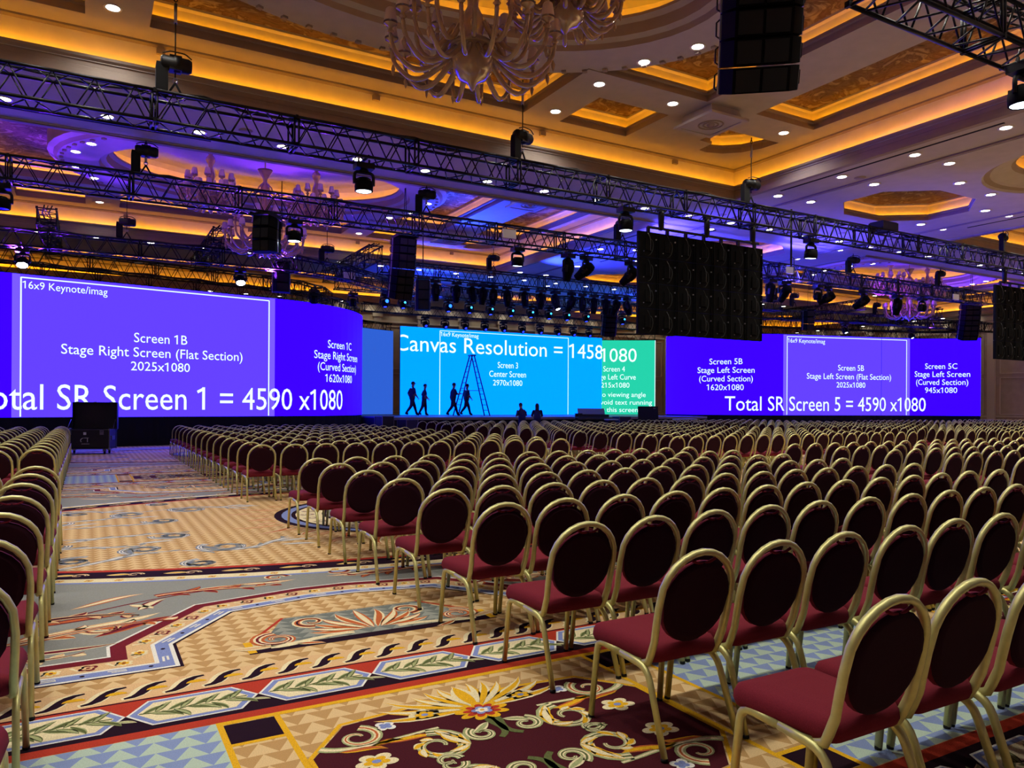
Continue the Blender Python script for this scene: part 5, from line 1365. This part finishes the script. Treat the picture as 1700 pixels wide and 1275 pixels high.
# ladder
lad = empty('step_ladder', (u_at(783, 36.6), 36.6, ZS)); tag(lad, 'tall double-sided stepladder standing open on the stage before the cyan screen', 'ladder')
LM = mat('blue_fibreglass', (40, 60, 140), rough=.5)
HL = 3.25
for s, nm in ((-1, 'left'), (1, 'right')):
    mb = MB()
    for y0, y1 in ((-.32, -.16), (.32, .16)):
        mb.tube([(s * .95, y0, 0), (s * .06, y1, HL)], .035, LM, n=6)
    mb.build('rail_frame', lad)
    for k in range(1, 11):
        f = k / 11; x = s * (.95 + (.06 - .95) * f); y = .32 + (.16 - .32) * f
        mb = MB(); mb.tube([(x, -y, HL * f), (x, y, HL * f)], .018, LM, n=5); mb.build('rung', lad)
mb = MB(); mb.box((0, 0, HL + .01), (.3, .4, .07), LM); mb.build('top_cap', lad)
mb = MB(); mb.tube([(-.58, .26, HL * .42), (.58, .26, HL * .42)], .012, STEEL, n=5); mb.tube([(-.58, -.26, HL * .42), (.58, -.26, HL * .42)], .012, STEEL, n=5); mb.build('spreader', lad)
# ------------------------------------------------------------------ road cases and stage-side gear
CASE = mat('black_case_laminate', (22, 22, 26), rough=.5, noise=.15, scale=12); ALU = mat('aluminium_edge', (120, 122, 130), rough=.35, metal=.9)
def edge_box(mb, W, D, z0, z1, e=.018):
    for x in (-1, 1):
        for y in (-1, 1): mb.box((x * W / 2, y * D / 2, (z0 + z1) / 2), (e * 1.6, e * 1.6, z1 - z0), ALU)
    for z in (z0, z1):
        for y in (-1, 1): mb.box((0, y * D / 2, z), (W, e, e), ALU)
        for x in (-1, 1): mb.box((x * W / 2, 0, z), (e, D, e), ALU)
fc = empty('flight_case', (.10, 26.7, 0), -radians(17)); tag(fc, 'open black road case on castors at the end of the carpeted aisle', 'case')
W, D, z0, z1 = 1.32, .72, .17, .76
mb = MB(); mb.box((0, 0, (z0 + .02)), (W, D, .04), CASE)
for y in (-1, 1): mb.box((0, y * (D / 2 - .01), (z0 + z1) / 2), (W, .02, z1 - z0), CASE)
for x in (-1, 1): mb.box((x * (W / 2 - .01), 0, (z0 + z1) / 2), (.02, D, z1 - z0), CASE)
mb.build('body', fc)
mb = MB(); edge_box(mb, W, D, z0, z1)
for x in (-1, 1):
    for y in (-1, 1):
        for z in (z0, z1): mb.box((x * W / 2, y * D / 2, z), (.05, .05, .05), STEEL)
mb.build('metal_edging', fc)
mb = MB(); mb.box((.08, D / 2 + .02, z1 + .42), (W - .16 + .1, .04, .84), CASE); mb.box((.08, D / 2 - .06, z1 + .83), (W - .06, .16, .02), CASE)
for x in (-1, 1): mb.box((.08 + x * (W - .06) / 2, D / 2 - .06, z1 + .42), (.02, .16, .84), CASE)
mb.box((.08, D / 2 - .06, z1 + .02), (W - .06, .16, .02), CASE); lid = mb.build('lid', fc)
mb = MB(); 
for x in (-.4, .1, .55): mb.box((x, D / 2 - .145, z1 + .84), (.09, .02, .03), STEEL)
mb.build('latch', lid)
for x in (-.45, .45):
    mb = MB(); mb.box((x, -D / 2 - .012, z1 - .09), (.11, .02, .14), STEEL); mb.box((x, -D / 2 - .028, z1 - .06), (.07, .02, .05), ALU); mb.build('latch', fc)
mb = MB(); mb.box((-.02, -D / 2 - .012, z1 - .12), (.08, .006, .08), WHT); mb.build('paper_label', fc)
MARK = mat('white_stencil', (190, 190, 190), rough=.6)
mb = MB()  # crescent and T mark stencilled on the front
arc = [(-.02 + .095 * cos(a), .36 + .0 + .075 * sin(a)) for a in [radians(95 + 12.5 * i) for i in range(11)]]
y = -D / 2 - .012
mb.tube([(x - .02, y, z + .07) for x, z in arc], .012, MARK, n=4); mb.tube([(-.03, y, .505), (.09, y, .505)], .012, MARK, n=4); mb.tube([(.055, y, .505), (.055, y, .38)], .013, MARK, n=4)
mb.build('stencilled_mark', fc)
mb = MB()
for i in range(9): mb.box((-.1 + .025 * i, y, .325), (.016, .004, .018 if i % 3 else .022), MARK)
mb.build('stencilled_name', fc)
for sx in (-1, 1):
    mb = MB(); mb.tube([(sx * (W / 2 - .03), D / 2, z1 + .3), (sx * (W / 2 - .01), D / 2 - .3, z1 + .0)], .008, STEEL, n=4); mb.build('lid_stay', fc)
    for sy in (-1, 1):
        mb = MB(); Mx = Matrix.Translation((sx * (W / 2 - .16), sy * (D / 2 - .12), .055)) @ Matrix.Rotation(pi / 2, 4, 'Y')
        mb.lathe([(0, -.022), (.045, -.022), (.055, -.012), (.055, .012), (.045, .022), (0, .022)], RUB, M=Mx, n=14); mb.box((sx * (W / 2 - .16), sy * (D / 2 - .12), .13), (.09, .09, .07), STEEL); mb.build('castor', fc)
mb = MB(); mb.box((W / 2 + .01, 0, .5), (.02, .3, .12), STEEL); mb.build('side_handle', fc)
# control console with raised lid at the right of the stage
cc = empty('lighting_console', (u_at(985, 30.9), 30.9, 0), -.5); tag(cc, 'mixing console with its slanted grey cover on a table, right of the stage front', 'console')
mb = MB(); mb.box((0, 0, .96), (1.9, .8, .06), CASE); mb.build('table_top', cc)
for x in (-.85, .85):
    for yy in (-.32, .32): mb = MB(); mb.tube([(x, yy, 0), (x, yy, .94)], .025, BLK, n=6); mb.build('leg', cc)
mb = MB(); mb.box((0, 0, 1.07), (1.5, .6, .14), CASE); mb.build('console_body', cc)
mb = MB(); Mx = Matrix.Translation((-.1, .1, 1.28)) @ Matrix.Rotation(.75, 4, 'X'); mb.box((0, 0, 0), (1.35, .42, .04), mat('grey_cover', (96, 104, 124), rough=.5), M=Mx)
for i in range(4): mb.box((-.5 + .33 * i, 0, -.03), (.02, .4, .04), BLK, M=Mx)
mb.build('slanted_cover', cc)
mb = MB(); mb.box((-.75, -.1, 1.1), (.35, .3, .18), BLK); mb.build('side_rack', cc)
for i, (x, v, w_, h, z, lb) in enumerate(((944, 31.2, .6, .5, 0, 'low dark road case left of the mixing console'), (1032, 31.1, .8, .9, 0, 'dark road case between the console and the black monitor'), (1052, 31.4, .4, .4, 0, 'small black case behind the front chairs near the green screen'),
                                          (638, 30.9, .6, .95, 0, 'dark boxy case at the left foot of the stage'), (597 + 80, 30.9, .7, .8, 0, 'second dark boxy case at the left foot of the stage'))):
    t = empty('road_case', (u_at(x, v), v, 0), .1 * i); tag(t, lb, 'case', 'closed road cases along the stage front')
    mb = MB(); mb.box((0, 0, .12 + h / 2), (w_, .55, h - .02), CASE); mb.build('body', t)
    mb = MB(); edge_box(mb, w_, .55, .13, .12 + h); mb.build('metal_edging', t)
    for sx in (-1, 1):
        for sy in (-1, 1): mb = MB(); mb.lathe([(0, .0), (.04, .0), (.04, .1), (0, .1)], RUB, c=(sx * (w_ / 2 - .1), sy * .18, .005), n=10); mb.build('castor', t)
# upright black monitor in front of the green screen
mo = empty('floor_monitor', (u_at(1076, 30.4), 30.4, 0), -.45); tag(mo, 'big black upright monitor panel standing in front of the green screen', 'monitor')
mb = MB(); Mx = Matrix.Translation((0, 0, 1.13)) @ Matrix.Rotation(-.12, 4, 'X'); mb.box((0, 0, 0), (1.05, .07, .86), BLKP, M=Mx); mb.build('panel', mo)
mb = MB(); mb.box((0, -.04, 0), (.99, .01, .8), BLKG, M=Mx); mb.box((.33, -.05, .33), (.12, .01, .05), ALU, M=Mx); mb.build('face', mo)
mb = MB(); mb.box((0, .05, .35), (.7, .3, .7), CASE); mb.build('stand', mo)
# pale deck strips leading to the stage
for i, (x0, x1, v) in enumerate(((1008, 1022, 30.0), (1122, 1152, 29.5))):
    a, b = u_at(x0, v), u_at(x1, v); t = empty('folding_step', ((a + b) / 2, v, 0)); tag(t, ('pale topped step unit by the green screen', 'pale topped step unit below the left end of the right violet screen')[i], 'step')
    mb = MB(); mb.box((0, 0, .9), (b - a, .5, .06), mat('pale_deck', (150, 160, 170), rough=.5)); mb.build('tread', t)
    mb = MB(); mb.box((0, .1, .435), (b - a - .1, .3, .86), CASE); mb.build('base', t)
